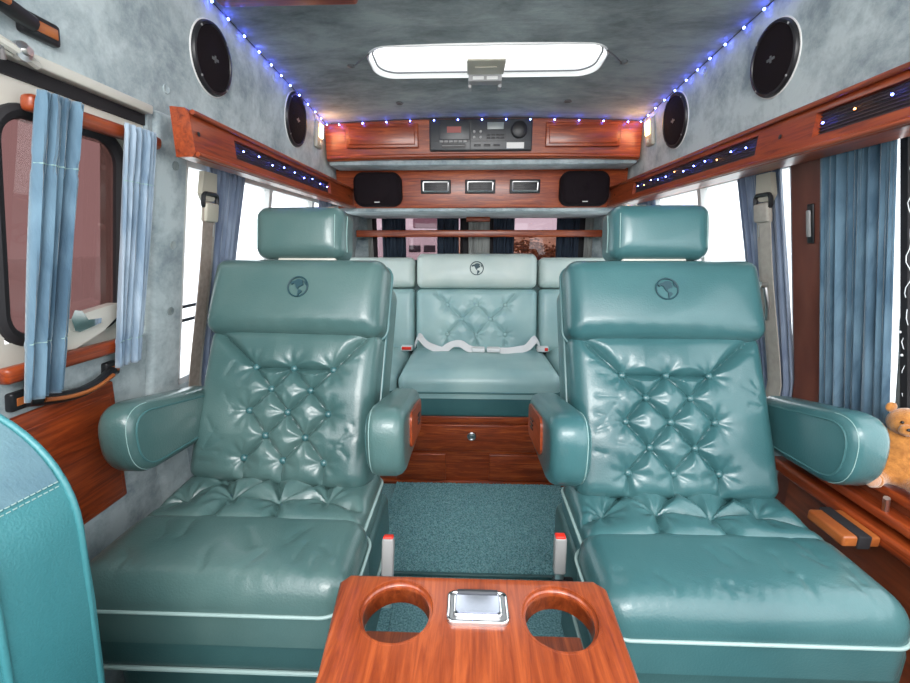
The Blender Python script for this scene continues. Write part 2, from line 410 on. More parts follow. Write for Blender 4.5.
# pull strap: two end plates and a sagging band
b = B()
for (y0, y1, z) in ((.675, .725, .925), (.875, .915, .925)):
    b.box((y0, z-.018, -.004), (y1, z+.018, .012), .005)
pts = [(.70+.185*k/12, .922-.016*math.sin(math.pi*k/12)+.0, .016+.014*math.sin(math.pi*k/12)) for k in range(13)]
b.tube(pts, .012, n=10).map(W_)
ps = b.obj('pull_strap', 'black', door)
b = B(); b.box((.683, .917, .012), (.718, .932, .014), .001); b.box((.88, .917, .012), (.91, .932, .014), .001)
b.tube([(y, z, o+.0125) for y, z, o in pts[1:-1]], .0045, n=8).map(W_); b.obj('wood_inlay', 'wood_honey', ps)
# track beam above the door
b = B(); b.box((.2, 1.484, -.01), (1.0, 1.502, .014), .003).sub(.2).map(W_).obj('trim_2', 'cream', **ST)
b = B(); b.box((.2, 1.462, -.03), (1.0, 1.486, -.006)).map(W_).obj('gap_shade_strip', 'black_matte', **ST)  # black strip painted in for the shade of the gap below the beam
hg = thing('door_hinge_arm', 'white painted door hinge arm with metal link above the left curtain rail', 'hinge', W_(.70, 1.47, .01))
b = B(); b.tube(T(Matrix(), [(.62, 1.498, .01), (.66, 1.503, .016), (.70, 1.494, .018), (.745, 1.487, .01)]), .0075).map(W_).obj('arm', 'cream', hg)
b = B(); b.lathe((0, 0, 0), (0, 0, 1), [(.014, 0), (.014, .01), (.006, .012), (.006, .02)]).map(lambda x, y, z: W_(.715+x, 1.495+y, .012+z)).obj('bolt', 'steel', hg)
b = B(); b.tube([(.655, 1.475, .012), (.665, 1.487, .018), (.685, 1.49, .016), (.69, 1.475, .012)], .005).map(W_).obj('link', 'steel', hg)

# pillars
b = B(); b.box((1.015, .3, -.03), (1.125, 1.5, .012), .012).sub(.08).map(W_).obj('trim_4', 'suede', **ST)
b = B(); b.box((1.08, .3, -.03), (1.19, 1.5, .012), .012).sub(.08).map(wall(1)).obj('trim_5', 'wood_pillar', **ST)
def btn(s, y, z, m, label, group, r=.011, off=.012):
    b = B(); b.lathe((0, 0, 0), (0, 0, 1), [(r, 0), (r*.95, .003), (r*.5, .001), (.0005, .0005)], 16).map(lambda a, c, d: wall(s)(y+a, z+c, off+d))
    b.obj('cover_button', m, label=label, cat='button', group=group)
for z, q in ((1.39, 'topmost'), (1.20, 'second from top'), (1.03, 'third from top')):
    btn(-1, 1.075, z, 'suede_ceiling', 'round fabric covered button on the grey suede pillar, %s' % q, 'buttons on the grey suede pillar')  # darker suede puts recess shade into the button colour
btn(-1, 1.06, 1.555, 'suede', 'fabric button on suede wall just above the left wooden valance end', 'buttons on the suede walls', .010, 0)
btn(-1, 1.60, 1.765, 'suede', 'fabric button on suede wall between the two left wall speakers', 'buttons on the suede walls', .012, 0)
btn(1, 1.60, 1.765, 'suede', 'fabric button on suede wall between the two right wall speakers', 'buttons on the suede walls', .012, 0)
btn(-1, 2.0, 1.75, 'suede', 'fabric button on suede wall above the left reading light', 'buttons on the suede walls', .010, 0)
btn(1, 2.0, 1.75, 'suede', 'fabric button on suede wall above the right reading light', 'buttons on the suede walls', .010, 0)
# latch on brown pillar
t = thing('window_latch', 'narrow black and grey latch on the brown pillar by right curtain', 'latch', wall(1)(1.115, 1.2, .012))
B().box((1.105, 1.205, .011), (1.125, 1.30, .017), .003).map(wall(1)).obj('backplate', 'black', t)
B().box((1.109, 1.22, .017), (1.121, 1.285, .023), .003).map(wall(1)).obj('lever', 'greyp', t)

# ---- roof hatch
t = thing('window_5', None, None, (0, 1.61, 1.84), kind='structure')
rr = rrect(HW, HY1-HY0, .075, 10, 0, (HY0+HY1)/2)
b = B(); b.ringloft([[(x*k, 1.61+(y-1.61)*k2, cz(x, y)+dz) for x, y in rr] for k, k2, dz in ((1.012, 1.04, -.001), (1.004, 1.01, -.004), (.998, .992, -.003), (1.0, 1.0, .05), (1.03, 1.1, .05), (1.012, 1.04, -.001))], cap=False)
b.obj('hatch_frame', 'white_paint', t)
b = B(); b.prism([(x*1.0, 1.61+(y-1.61)*1.0) for x, y in rr], 1.925, 1.93).obj('glass_pane', 'glass_clear', t)
b = B(); b.tube([(x*.965, 1.61+(y-1.61)*.90, cz(x, y)+.012) for x, y in rr], .003, True).obj('hatch_seal', 'anth2', t)
z0 = cz(0, 1.7)
b = B(); b.box((-.065, 1.56, z0-.012), (.065, 1.68, z0-.004), .004); b.box((-.038, 1.605, z0-.016), (.038, 1.622, z0-.012), .002)
h = b.obj('hatch_crank', 'beige', t)
b = B(); b.box((-.06, 1.685, z0-.03), (.06, 1.73, z0-.005), .004); 
for sx in (-1, 1): b.box((sx*.055-.006, 1.72, z0-.04), (sx*.055+.006, 1.76, z0-.01), .002)
b.obj('latch_housing', 'greyp', t)
b = B(); b.box((-.045, 1.682, z0-.026), (-.005, 1.6852, z0-.015), .002); b.box((.005, 1.682, z0-.026), (.045, 1.6852, z0-.015), .002); b.obj('latch_slot', 'white_paint', t)
for sx in (-1, 1):
    nmx = 'left' if sx < 0 else 'right'
    b = B(); b.tube([(sx*.385, 1.535, cz(.38, 1.54)-.004), (sx*.42, 1.56, cz(.42, 1.6)-.008), (sx*.455, 1.61, cz(.45, 1.61)-.004)], .0025).lathe((sx*.465, 1.612, cz(.46, 1.6)-.001), (0, 0, -1), [(.013, 0), (.013, .004), (.005, .008), (.0005, .009)], 12)
    b.obj('hatch_hook', 'anth2', label='small dark metal hook at %s end of roof hatch' % nmx, cat='hook', group='ceiling hooks by the hatch')
    b = B(); b.lathe((sx*.35, 1.93, cz(.35, 1.93)-.001), (0, 0, -1), [(.012, 0), (.012, .003), (.006, .005), (.0005, .0055)], 12)
    b.tube([(sx*.35+.014*math.cos(a), 1.93+.014*math.sin(a), cz(.35, 1.93)-.004) for a in [k*math.pi/6 for k in range(8)]], .002)
    b.obj('ceiling_ring', 'anth2', label='small dark ring screwed to the ceiling at %s behind the hatch' % nmx, cat='ring', group='ceiling rings behind the hatch')
b = B(); b.box((-.70, 1.10, 1.80), (-.34, 1.235, 1.87), .01).obj('trim_6', 'wood_x', **ST)

# ------------------------------------------------------------------ valances with slots
def valance(s, y0, slots, label):
    t = thing('wooden_valance', label, 'valance', (s*.72, (y0+2.3)/2, 1.39))
    b = B(); xo = .705 if s < 0 else .742
    prof = [(.66, 1.402), (.668, 1.392), (xo, 1.392), (xo, 1.495), (.70, 1.495), (.672, 1.492), (.664, 1.482)]
    rings = [[(s*x, y, z) for x, z in prof] for y in (y0, 2.298)]
    b.ringloft(rings); body = b.obj('valance_body', 'wood', t)
    cb = B()
    for a, c in slots: cb.box((min(s*.64, s*.69), a, 1.42), (max(s*.64, s*.69), c, 1.466))
    cut(body, cb)
    b = B()
    for z in (1.398, 1.484): b.tube([(s*.658, y0+.004, z), (s*.658, 2.296, z)], .0055, n=10)
    b.obj('moulding', 'wood', t)
    for a, c in slots:
        b = B(); b.box((min(s*.676, s*.688), a, 1.42), (max(s*.676, s*.688), c, 1.466))
        for k in range(7): b.tube([(s*.674, a, 1.424+.0063*k), (s*.674, c, 1.424+.0063*k)], .0014, n=6)
        b.obj('dark_grille', 'grille', t)
    for yy in ([y0+.02, 2.2] if s < 0 else [1.07, 2.2]):
        b = B(); b.lathe((s*.66, yy, 1.443), (-s, 0, 0), [(.005, 0), (.005, .001), (.0005, .002)], 12)
        b.obj('screw', 'black', t)
    return t
valance(-1, .98, [(1.155, 1.92)], 'wooden valance with dark slot above the left side windows')
valance(1, .45, [(.55, .975), (1.155, 1.97)], 'long wooden valance with two dark slots above the right side windows')

# ------------------------------------------------------------------ string lights
def bulbs(t, pts, m='led', r=.0055, alt=None):
    for i, p in enumerate(pts):
        b = B(); b.ball(p, r, 10); b.obj('led_bulb', alt[i % len(alt)] if alt else m, t)
def string(name_label, pts, wire, m='led', r=.0033, alt=None, wr_=.0015):
    t = thing('string_light', name_label, 'string light', tuple(pts[0]))
    B().tube(wire, wr_, n=6).obj('wire', 'black' if m == 'led' else 'led_off', t)
    bulbs(t, pts, m, r, alt)
for s, nm in ((-1, 'left'), (1, 'right')):
    line = [(s*(.722), y, cz(.722, y)-.008) for y in [1.18+.95*k/40 for k in range(41)]]
    pts = [(s*.716, 1.22+.88*k/11.0+.006*math.sin(k*5), cz(.72, 1.22+.08*k)-.014) for k in range(12)]
    string('blue led string light along the %s edge of the ceiling' % nm, pts, line)
line = [(-.70+1.4*k/30, 2.10, cz(-.70+1.4*k/30, 2.1)-.008) for k in range(31)]
string('blue led string light along the top of the rear wooden cabinet', [(-.66+1.32*k/12, 2.098, cz(-.66+1.32*k/12, 2.1)-.016) for k in range(13)], line)
for s, nm, y0, y1, n, alt in ((-1, 'in the slot of the left valance', 1.2, 1.88, 9, None), (1, 'in the far slot of the right valance', 1.2, 1.92, 12, ['led', 'led', 'led_warm', 'led']), (1, 'in the near slot of the right valance', .6, .955, 6, ['led_warm', 'led_warm', 'led_warm', 'led', 'led_warm', 'led'])):
    pts = [(s*.664, y0+(y1-y0)*k/(n-1), 1.447 + .005*math.sin(k*2.3)) for k in range(n)]
    string('tiny led string light '+nm, pts, [(s*.669, y0+(y1-y0)*k/30, 1.449+.005*math.sin(k*.9)) for k in range(31)], r=.0020, alt=alt, wr_=.001)

# ------------------------------------------------------------------ wall speakers, reading lights
def wspk(s, y, z, r, label):
    t = thing('round_speaker', label, 'speaker', wall(s)(y, z-r, 0), group='round speakers in the suede walls')
    f = lambda a, c, d: wall(s)(y+a, z+c, d)
    b = B(); b.lathe((0, 0, 0), (0, 0, 1), [(r, 0), (r*1.0, .006), (r*.97, .011), (r*.90, .012), (r*.87, .008), (r*.86, 0)], 48).map(f).obj('speaker_ring', 'black', t)
    b = B(); b.tube([f(math.cos(a)*(r+.001), math.sin(a)*(r+.001), .001) for a in [2*math.pi*k/48 for k in range(48)]], .0022, True, 6).obj('rim', 'white_paint', t)
    b = B(); b.lathe((0, 0, 0), (0, 0, 1), [(r*.88, .002), (r*.87, .009), (r*.5, .011), (.0005, .012)], 48).map(f).obj('speaker_mesh', 'mesh', t)
    b = B(); b.box((-.014, -.003, .012), (.014, .003, .0135)); b.box((-.003, -.008, .012), (.003, .008, .0135)).map(f).obj('badge', 'anth2', t)
    for k in range(4):
        a = R(45+90*k); b = B(); b.lathe((math.cos(a)*r*.93, math.sin(a)*r*.93, .011), (0, 0, 1), [(.003, 0), (.003, .002), (.0005, .0025)], 8).map(f).obj('screw', 'greyp', t)
wspk(-1, 1.235, 1.683, .086, 'round black speaker on left suede wall, nearer the camera')
wspk(-1, 1.79, 1.683, .098, 'round black speaker on left suede wall, beside the reading light')
wspk(1, 1.265, 1.675, .088, 'round black speaker on right suede wall, nearer the camera')
wspk(1, 1.81, 1.672, .098, 'round black speaker on right suede wall, beside the reading light')
for s, nm in ((-1, 'left'), (1, 'right')):
    f = lambda a, c, d: wall(s)(2.03+a, 1.685+c, d)
    t = thing('reading_light', 'small cream reading light with warm lens on the %s wall' % nm, 'light', wall(s)(2.03, 1.63, 0), group='reading lights near the rear cabinet')
    B().box((-.035, -.055, -.002), (.035, .055, .018), .008).map(f).obj('housing', 'beige', t)
    B().box((-.022, -.012, .016), (.022, .042, .022), .004).map(f).obj('lens', 'warm_lamp', t)
    B().box((-.008, -.042, .018), (.008, -.028, .024), .002).map(f).obj('switch', 'cream', t)
    l = bpy.data.lights.new('reading_bulb', 'POINT'); l.energy = .12; l.color = (1, .5, .2); l.shadow_soft_size = .02
    lo = bpy.data.objects.new('reading_bulb', l); C.objects.link(lo); lo.parent = t; lo.location = Vector(f(0, 0.03, .05))-Vector(LOC[t.as_pointer()])

# grab handle upper left
t = thing('grab_handle', 'black grab handle with wood inlay high on left suede wall', 'handle', wall(-1)(.70, 1.55, 0))
b = B(); b.box((.725, 1.528, -.002), (.79, 1.562, .014), .006); b.tube([(.52, 1.545, .03), (.6, 1.545, .034), (.68, 1.545, .03), (.74, 1.545, .012)], .012, n=10).map(wall(-1)).obj('handle_body', 'black', t)
b = B(); b.box((.74, 1.537, .0135), (.782, 1.553, .016), .001); b.tube([(.53, 1.545, .0425), (.6, 1.545, .0465), (.68, 1.545, .0415)], .005, n=8).map(wall(-1)).obj('wood_inlay', 'wood_honey', t)

# ------------------------------------------------------------------ rear cabinet, stereo, shelf panel
t = thing('overhead_cabinet', 'long wooden overhead cabinet across the rear under the ceiling', 'cabinet', (0, 2.2, 1.6))
b = B(); N = 30
rings = []
for k in range(N+1):
    x = -.735+1.47*k/N; sag = .02*(1-(x/.73)**2)
    rings.append([(x, 2.13, 1.60+sag*.6-.008), (x, 2.12, 1.612+sag*.6-.008), (x, 2.12, cz(x, 2.12)-.004), (x, 2.32, cz(x, 2.32)-.004), (x, 2.32, 1.60+sag*.6-.008)])
b.ringloft(rings).obj('cabinet_body', 'wood_x', t)
for s, nm in ((-1, 'left'), (1, 'right')):
    b = B(); b.box((s*.465-.17, 2.105, 1.645), (s*.465+.17, 2.121, 1.75), .004); b.box((s*.465-.155, 2.099, 1.658), (s*.465+.155, 2.106, 1.737), .006)
    b.obj('door', 'wood_x', t)
b = B(); b.tube([(-.73+1.46*k/30, 2.118, 1.603+.012*(1-((-.73+1.46*k/30)/.73)**2)) for k in range(31)], .008, n=8).obj('moulding', 'wood_x', t)
# stereo
t = thing('stereo_unit', 'charcoal cassette stereo unit set in the middle of the rear cabinet', 'stereo', (0, 2.11, 1.63))
cx0, cz0 = -.005, 1.697
f = lambda a, c, d: (cx0+a, 2.106-d, cz0+c)
B().box((-.237, -.068, -.02), (.237, .068, .008), .006).map(f).obj('stereo_body', 'anthracite', t)
b = B(); b.box((-.19, -.022, .006), (-.05, .055, .012), .002).map(f).obj('cassette_door', 'anthracite', t)
b = B(); b.box((-.155, .008, .0125), (-.09, .034, .014)).map(f).obj('tape_window', 'disp_red', t)
b = B()
for k in range(6): b.box((-.19+k*.022, -.033, .008), (-.172+k*.022, -.024, .014), .001)
for x in (-.03, 0): 
    for z in (.012, -.012): b.lathe((x, z, .008), (0, 0, 1), [(.006, 0), (.006, .006), (.0005, .006)], 12)
b.map(f).obj('button_row', 'greyp', t)
b = B()
for r_ in range(2):
    for k in range(4): b.box((.028+k*.021, -.006-r_*.013, .008), (.044+k*.021, .001-r_*.013, .012), .001)
for k in range(3): b.box((-.03+k*.045, -.050, .008), (.0+k*.045, -.042, .014), .001)
b.box((-.18, -.058, .008), (-.07, -.036, .010)); b.map(f).obj('key_row', 'black', t)
b = B(); b.box((-.178, -.048, .0105), (-.072, -.046, .0125)).map(f).obj('tape_slot_line', 'greyp', t)
B().box((.03, .022, .008), (.105, .052, .010), .001).map(f).obj('display', 'display', t)
b = B(); b.lathe((.175, .018, .008), (0, 0, 1), [(.037, 0), (.035, .018), (.030, .021), (.0005, .021)], 36).map(f).obj('volume_knob', 'black', t)
B().box((.12, -.060, .008), (.20, -.034, .0095)).map(f).obj('sticker', 'label', t)
for x in (-.225, .225):
    b = B(); b.lathe((x, -.055, .008), (0, 0, 1), [(.005, 0), (.005, .002), (.0005, .002)], 10).map(f).obj('screw', 'black', t)
b = B(); b.box((-.05, -.066, .008), (-.045, .06, .0092)); b.box((.112, -.03, .008), (.114, .06, .0092)); b.box((-.235, -.0285, .008), (.235, -.0265, .0092)); b.map(f).obj('seam', 'black', t)
# suede soffit between cabinet and lower panel, lower panel
b = B(); b.box((-.735, 2.15, 1.578), (.735, 2.34, 1.60), .006).obj('trim_7', 'suede', **ST)
t = thing('rear_wood_panel', 'wooden panel with three vents below the rear overhead cabinet', 'panel', (0, 2.31, 1.39))
B().box((-.75, 2.30, 1.392), (.75, 2.33, 1.585), .004).obj('panel_board', 'wood_x', t)
b = B(); b.box((-.75, 2.31, 1.375), (.75, 2.90, 1.392), .004).obj('trim_8', 'suede', **ST)
for x, nm in ((-.23, 'left'), (0, 'middle'), (.23, 'right')):
    t = thing('air_vent', 'rectangular air vent with silver rim, %s of three on rear panel' % nm, 'air vent', (x, 2.295, 1.462), group='air vents on the rear panel')
    b = B(); b.box((x-.078, 2.290, 1.462), (x+.078, 2.3005, 1.530), .004).obj('vent_rim', 'black', t)
    b = B(); b.tube([(px, 2.2885, pz) for px, pz in rrect(.128, .045, .004, 2, x, 1.496)], .0035, True, 6).obj('silver_rim', 'steel', t)
    b = B()
    for k in range(3): b.box((x-.058, 2.287, 1.483+k*.010), (x+.058, 2.2905, 1.4875+k*.010), .001)
    b.box((x-.004, 2.284, 1.492), (x+.004, 2.2885, 1.50), .001); b.obj('slat', 'black', t)
for x, nm in ((-.53, 'left'), (.53, 'right')):
    t = thing('box_speaker', 'black rounded box speaker on rear wood panel, %s end' % nm, 'speaker', (x, 2.27, 1.40), group='box speakers on the rear panel')
    Mx = frame((x, 2.299, 1.482), (1, 0, 0), (0, 0, 1))
    b = cushion(.25, .17, .045, .05, .025, 30, .004); b.bm.transform(Mx); b.obj('speaker_case', 'mesh', t)
    b = B(); b.lathe(Mx @ Vector((0, .01, .045)), (0, -1, 0), [(.066, 0), (.066, .005), (.06, .006), (.035, .005), (.012, .005), (.010, .006), (.0005, .007)], 32).obj('speaker_cone', 'mesh', t)
    b = B(); b.tube([Mx @ Vector((px, py, .046)) for px, py in rrect(.22, .14, .04, 6)], .002, True, 6).obj('grille_edge', 'mesh', t)
    b = B(); b.box((x-.013, 2.2485, 1.415), (x+.013, 2.2515, 1.419)).obj('badge', 'label', t)

# rail, rear curtains
t = thing('curtain_rod', 'wooden rail running across in front of the rear windows', 'rail', (0, 2.76, 1.25))
B().box((-.78, 2.75, 1.252), (.78, 2.775, 1.295), .006).obj('rail', 'wood_x', t)
B().box((-.075, 2.752, 1.376-.03), (.075, 2.79, 1.375), .004).obj('bracket', 'wood_x', t)

def curtain(name, mt, label, P, n, amp, zt, zb, group=None, header=None, hem=None, seed=0, thick=.003, nz=40, gather=None, ph=0):
    """P(t, z) -> (base point, normal)"""
    rs = random.Random(seed); fr = [rs.uniform(-.5, .5) for _ in range(8)]
    b = B(); nt_ = n*12; rows = []
    for j in range(nz+1):
        v = j/nz; z = zt+(zb-zt)*v; row = []
        for i in range(nt_+1):
            t_ = i/nt_; p, nn = P(t_, z); p = Vector(p); nn = Vector(nn)
            phs = 2*math.pi*n*t_ + .9*math.sin(2*math.pi*t_+fr[0]*6)+fr[1]*2*v+ph
            a = amp*(.7+.5*math.sin(5*t_*math.pi+fr[2]*9))*(.75+.25*v)
            if header and abs(v-header) < .02: a *= .75
            if v < .03: a *= .6
            off = a*math.sin(phs)+amp*.25*math.sin(2.3*phs+fr[3]*5+2*v)
            if hem and abs(v-hem) < .012: off -= amp*.15
            row.append(b.bm.verts.new(p+nn*off))
        rows.append(row)
    for j in range(nz):
        for i in range(nt_): b.bm.faces.new((rows[j][i], rows[j][i+1], rows[j+1][i+1], rows[j+1][i]))
    t = thing(name, label, 'curtain', tuple(P(.5, zb)[0]), group=group)
    o = b.obj('curtain_cloth', mt, t, recalc=False)
    md = o.modifiers.new('s', 'SOLIDIFY'); md.thickness = thick; md.offset = 0
    dg = bpy.context.evaluated_depsgraph_get(); bpy.context.view_layer.update(); dg.update()
    nm = bpy.data.meshes.new_from_object(o.evaluated_get(dg)); o.modifiers.clear(); o.data = nm
    for p in nm.polygons: p.use_smooth = True
    # stitched seam lines follow the pleats
    for hv in (header, hem):
        if hv:
            j = int(round(hv*nz)); pts = []
            for i in range(0, nt_+1):
                t_ = i/nt_; z = zt+(zb-zt)*j/nz; p, nn = P(t_, z); nn = Vector(nn)
                phs = 2*math.pi*n*t_ + .9*math.sin(2*math.pi*t_+fr[0]*6)+fr[1]*2*(j/nz)+ph
                a = amp*(.7+.5*math.sin(5*t_*math.pi+fr[2]*9))*(.75+.25*j/nz)
                if header and abs(j/nz-header) < .02: a *= .75
                off = a*math.sin(phs)+amp*.25*math.sin(2.3*phs+fr[3]*5+2*j/nz)-(amp*.15 if hem and abs(j/nz-hem) < .012 else 0)
                pts.append(Vector(p)+nn*(off+.0022))
            B().tube(pts, .0011, n=5).obj('stitched_seam', 'thread', t)
    return t
def wallP(s, yt0, yt1, yb0, yb1, zt, zb, off):
    def P(t, z):
        v = (zt-z)/(zt-zb); a = yt0+(yb0-yt0)*v; c = yt1+(yb1-yt1)*v
        return wall(s)(a+(c-a)*t, z, off), (-s, 0, 0)
    return P
for x0, x1, l in ((-.63, -.475, 'navy rear curtain just left of the white camper seen outside'), (-.266, -.125, 'navy rear curtain just right of the white camper seen outside'), (.104, .24, 'navy rear curtain just left of the autumn trees seen outside'), (.513, .66, 'navy rear curtain just right of the autumn trees seen outside')):
    curtain('rear_curtain', 'navy', l, (lambda x0, x1: lambda t, z: ((x0+(x1-x0)*t, 2.85, z), (0, -1, 0)))(x0, x1), 6, .012, 1.372, .9, 'navy curtains at the rear windows', seed=int(x0*100) % 7, nz=8)
for x0, x1, l in ((-.73, -.70, 'thin grey strip curtain at left edge of the rear windows'), (-.06, .08, 'grey pleated curtain on the post between the rear windows'), (.70, .755, 'thin grey strip curtain at right edge of the rear windows')):
    curtain('rear_curtain', 'greycloth', l, (lambda x0, x1: lambda t, z: ((x0+(x1-x0)*t, 2.86, z), (0, -1, 0)))(x0, x1), 3, .008, 1.372, .9, 'grey strips at the rear windows', seed=3, nz=8)

curtain('door_curtain', 'velvet', 'slate blue velvet curtain on the left door, nearer the camera', wallP(-1, .715, .795, .668, .74, 1.442, .93, .042), 4, .012, 1.442, .93, 'velvet curtains on the left door', header=.22, hem=.80, seed=1, nz=60)
curtain('door_curtain', 'velvet_light', 'pale blue velvet curtain on the left door, beside the suede pillar', wallP(-1, .885, .97, .865, .935, 1.438, .935, .040), 5, .011, 1.438, .935, 'velvet curtains on the left door', header=.22, hem=.88, seed=5, nz=60)
curtain('side_curtain', 'velvet_violet', 'grey violet pleated curtain behind left seat belt', wallP(-1, 1.20, 1.40, 1.16, 1.34, 1.43, .7, .012), 9, .009, 1.43, .7, 'pleated curtains at the side windows', seed=2)
curtain('side_curtain', 'velvet_violet', 'grey violet pleated curtain far back at the left window', wallP(-1, 2.08, 2.26, 2.08, 2.26, 1.43, .8, .014), 6, .009, 1.43, .8, 'pleated curtains at the side windows', seed=4)
curtain('side_curtain', 'velvet_violet', 'grey violet pleated curtain behind right seat belt', wallP(1, 1.215, 1.40, 1.18, 1.33, 1.43, .7, .012), 8, .009, 1.43, .7, 'pleated curtains at the side windows', seed=6)
curtain('side_curtain', 'velvet_violet', 'grey violet pleated curtain far back at the right window', wallP(1, 2.0, 2.2, 2.0, 2.2, 1.43, .8, .014), 6, .009, 1.43, .8, 'pleated curtains at the side windows', seed=8)
curtain('side_curtain', 'velvet', 'large slate blue velvet curtain beside brown pillar and teddy bear', wallP(1, .895, 1.08, .895, 1.09, 1.43, .735, .020), 8, .011, 1.43, .735, seed=9, nz=60, group='velvet curtain by the bear')

# ------------------------------------------------------------------ shoulder belts
def smooth_path(p, k=5):
    p = [Vector(q) for q in p]; out = []
    for i in range(len(p)-1):
        a, b_, c, d = p[max(i-1, 0)], p[i], p[i+1], p[min(i+2, len(p)-1)]
        for j in range(k):
            t = j/k; out.append(.5*((2*b_)+(c-a)*t+(2*a-5*b_+4*c-d)*t*t+(3*b_-a-3*c+d)*t**3))
    return out+[p[-1]]
def strap(b, pts, w, th, wdir):
    wd = Vector(wdir).normalized(); rings = []
    for i, p in enumerate(pts):
        p = Vector(p); a = Vector(pts[max(i-1, 0)]); c = Vector(pts[min(i+1, len(pts)-1)]); d = (c-a).normalized()
        u = (wd-d*wd.dot(d)).normalized(); n = d.cross(u)
        rings.append([p+u*w/2+n*th/2, p-u*w/2+n*th/2, p-u*w/2-n*th/2, p+u*w/2-n*th/2])
    b.ringloft(rings); return b
def shoulder(s, ya, label, wm):
    f = wall(s)
    t = thing('shoulder_belt', label, 'seat belt', f(ya+.03, .75, .03), group='shoulder belts at the side windows')
    b = B(); b.prism([(ya-.028, 1.39), (ya+.028, 1.39), (ya+.033, 1.335), (ya+.02, 1.318), (ya-.02, 1.318), (ya-.033, 1.335)], .026, .040).map(f).obj('anchor_cover', 'beige', t)
    b = B(); b.tube([(a, c, .042) for a, c in rrect(.062, .035, .012, 4, ya, 1.318)], .006, True, 8); b.map(f).obj('belt_guide', 'black', t)
    b = B(); b.box((ya-.028, 1.262, .034), (ya+.030, 1.312, .052), .006).map(f).obj('belt_stop', 'belt' if s > 0 else 'beige', t)
    b = B(); b.tube([(ya+.01, 1.255, .04), (ya+.022, 1.255, .04), (ya+.022, 1.225, .04), (ya+.008, 1.225, .04), (ya+.01, 1.255, .04)], .003).map(f).obj('latch_tongue', 'steel', t)
    for k, (dy, m2, of) in enumerate(((-.006, wm, .042), (.016, 'belt', .034))):
        b = B(); strap(b, [f(ya+dy-.02*q/12*1.2, 1.315-.62*q/12, of+.004*math.sin(q*.5)) for q in range(13)], .045, .0025, (0, 1, 0)).obj('webbing', m2, t)
shoulder(-1, 1.175, 'beige shoulder belt hanging beside the left seat and suede pillar', 'belt_brown')
shoulder(1, 1.245, 'beige shoulder belt hanging behind the right seat by brown pillar', 'belt')
t = thing('belt_height_adjuster', 'small chrome bolt and clip on belt behind the right seat', 'clip', wall(1)(1.245, 1.05, .05))
b = B(); b.cyl(wall(1)(1.235, 1.09, .04), wall(1)(1.235, 1.09, .065), .009).tube([wall(1)(1.235, 1.085, .05), wall(1)(1.225, 1.03, .05), wall(1)(1.24, .99, .045)], .006).obj('clip', 'steel', t)

# ------------------------------------------------------------------ globe emblem
NA = [(-.85, .42), (-.62, .55), (-.35, .62), (-.15, .78), (.12, .80), (.40, .72), (.52, .55), (.42, .42), (.55, .30), (.50, .12), (.34, .10), (.22, -.02), (.10, -.05), (.02, -.22), (.16, -.30), (.20, -.38), (.05, -.34), (-.12, -.18), (-.26, .05), (-.30, .25), (-.50, .34), (-.72, .22)]
SA = [(.14, -.36), (.34, -.34), (.50, -.48), (.44, -.62), (.28, -.76), (.16, -.94), (.04, -.92), (.08, -.66), (.06, -.50)]
def emblem(parent, Mx, r, name='globe_emblem'):
    b = B(); b.tube([Mx @ Vector((r*math.cos(a), r*math.sin(a), .0004)) for a in [2*math.pi*k/40 for k in range(40)]], r*.07, True, 6)
    for P_ in (NA, SA): b.prism([(x*r*.95, y*r*.95) for x, y in P_], -.004, .0012, Mx)
    b.prism([(.60*r, .62*r), (.80*r, .40*r), (.9*r, .1*r), (.72*r, .22*r), (.62*r, .40*r)], -.004, .0012, Mx)
    b.obj(name, 'emblem', parent, label='dark round globe emblem')

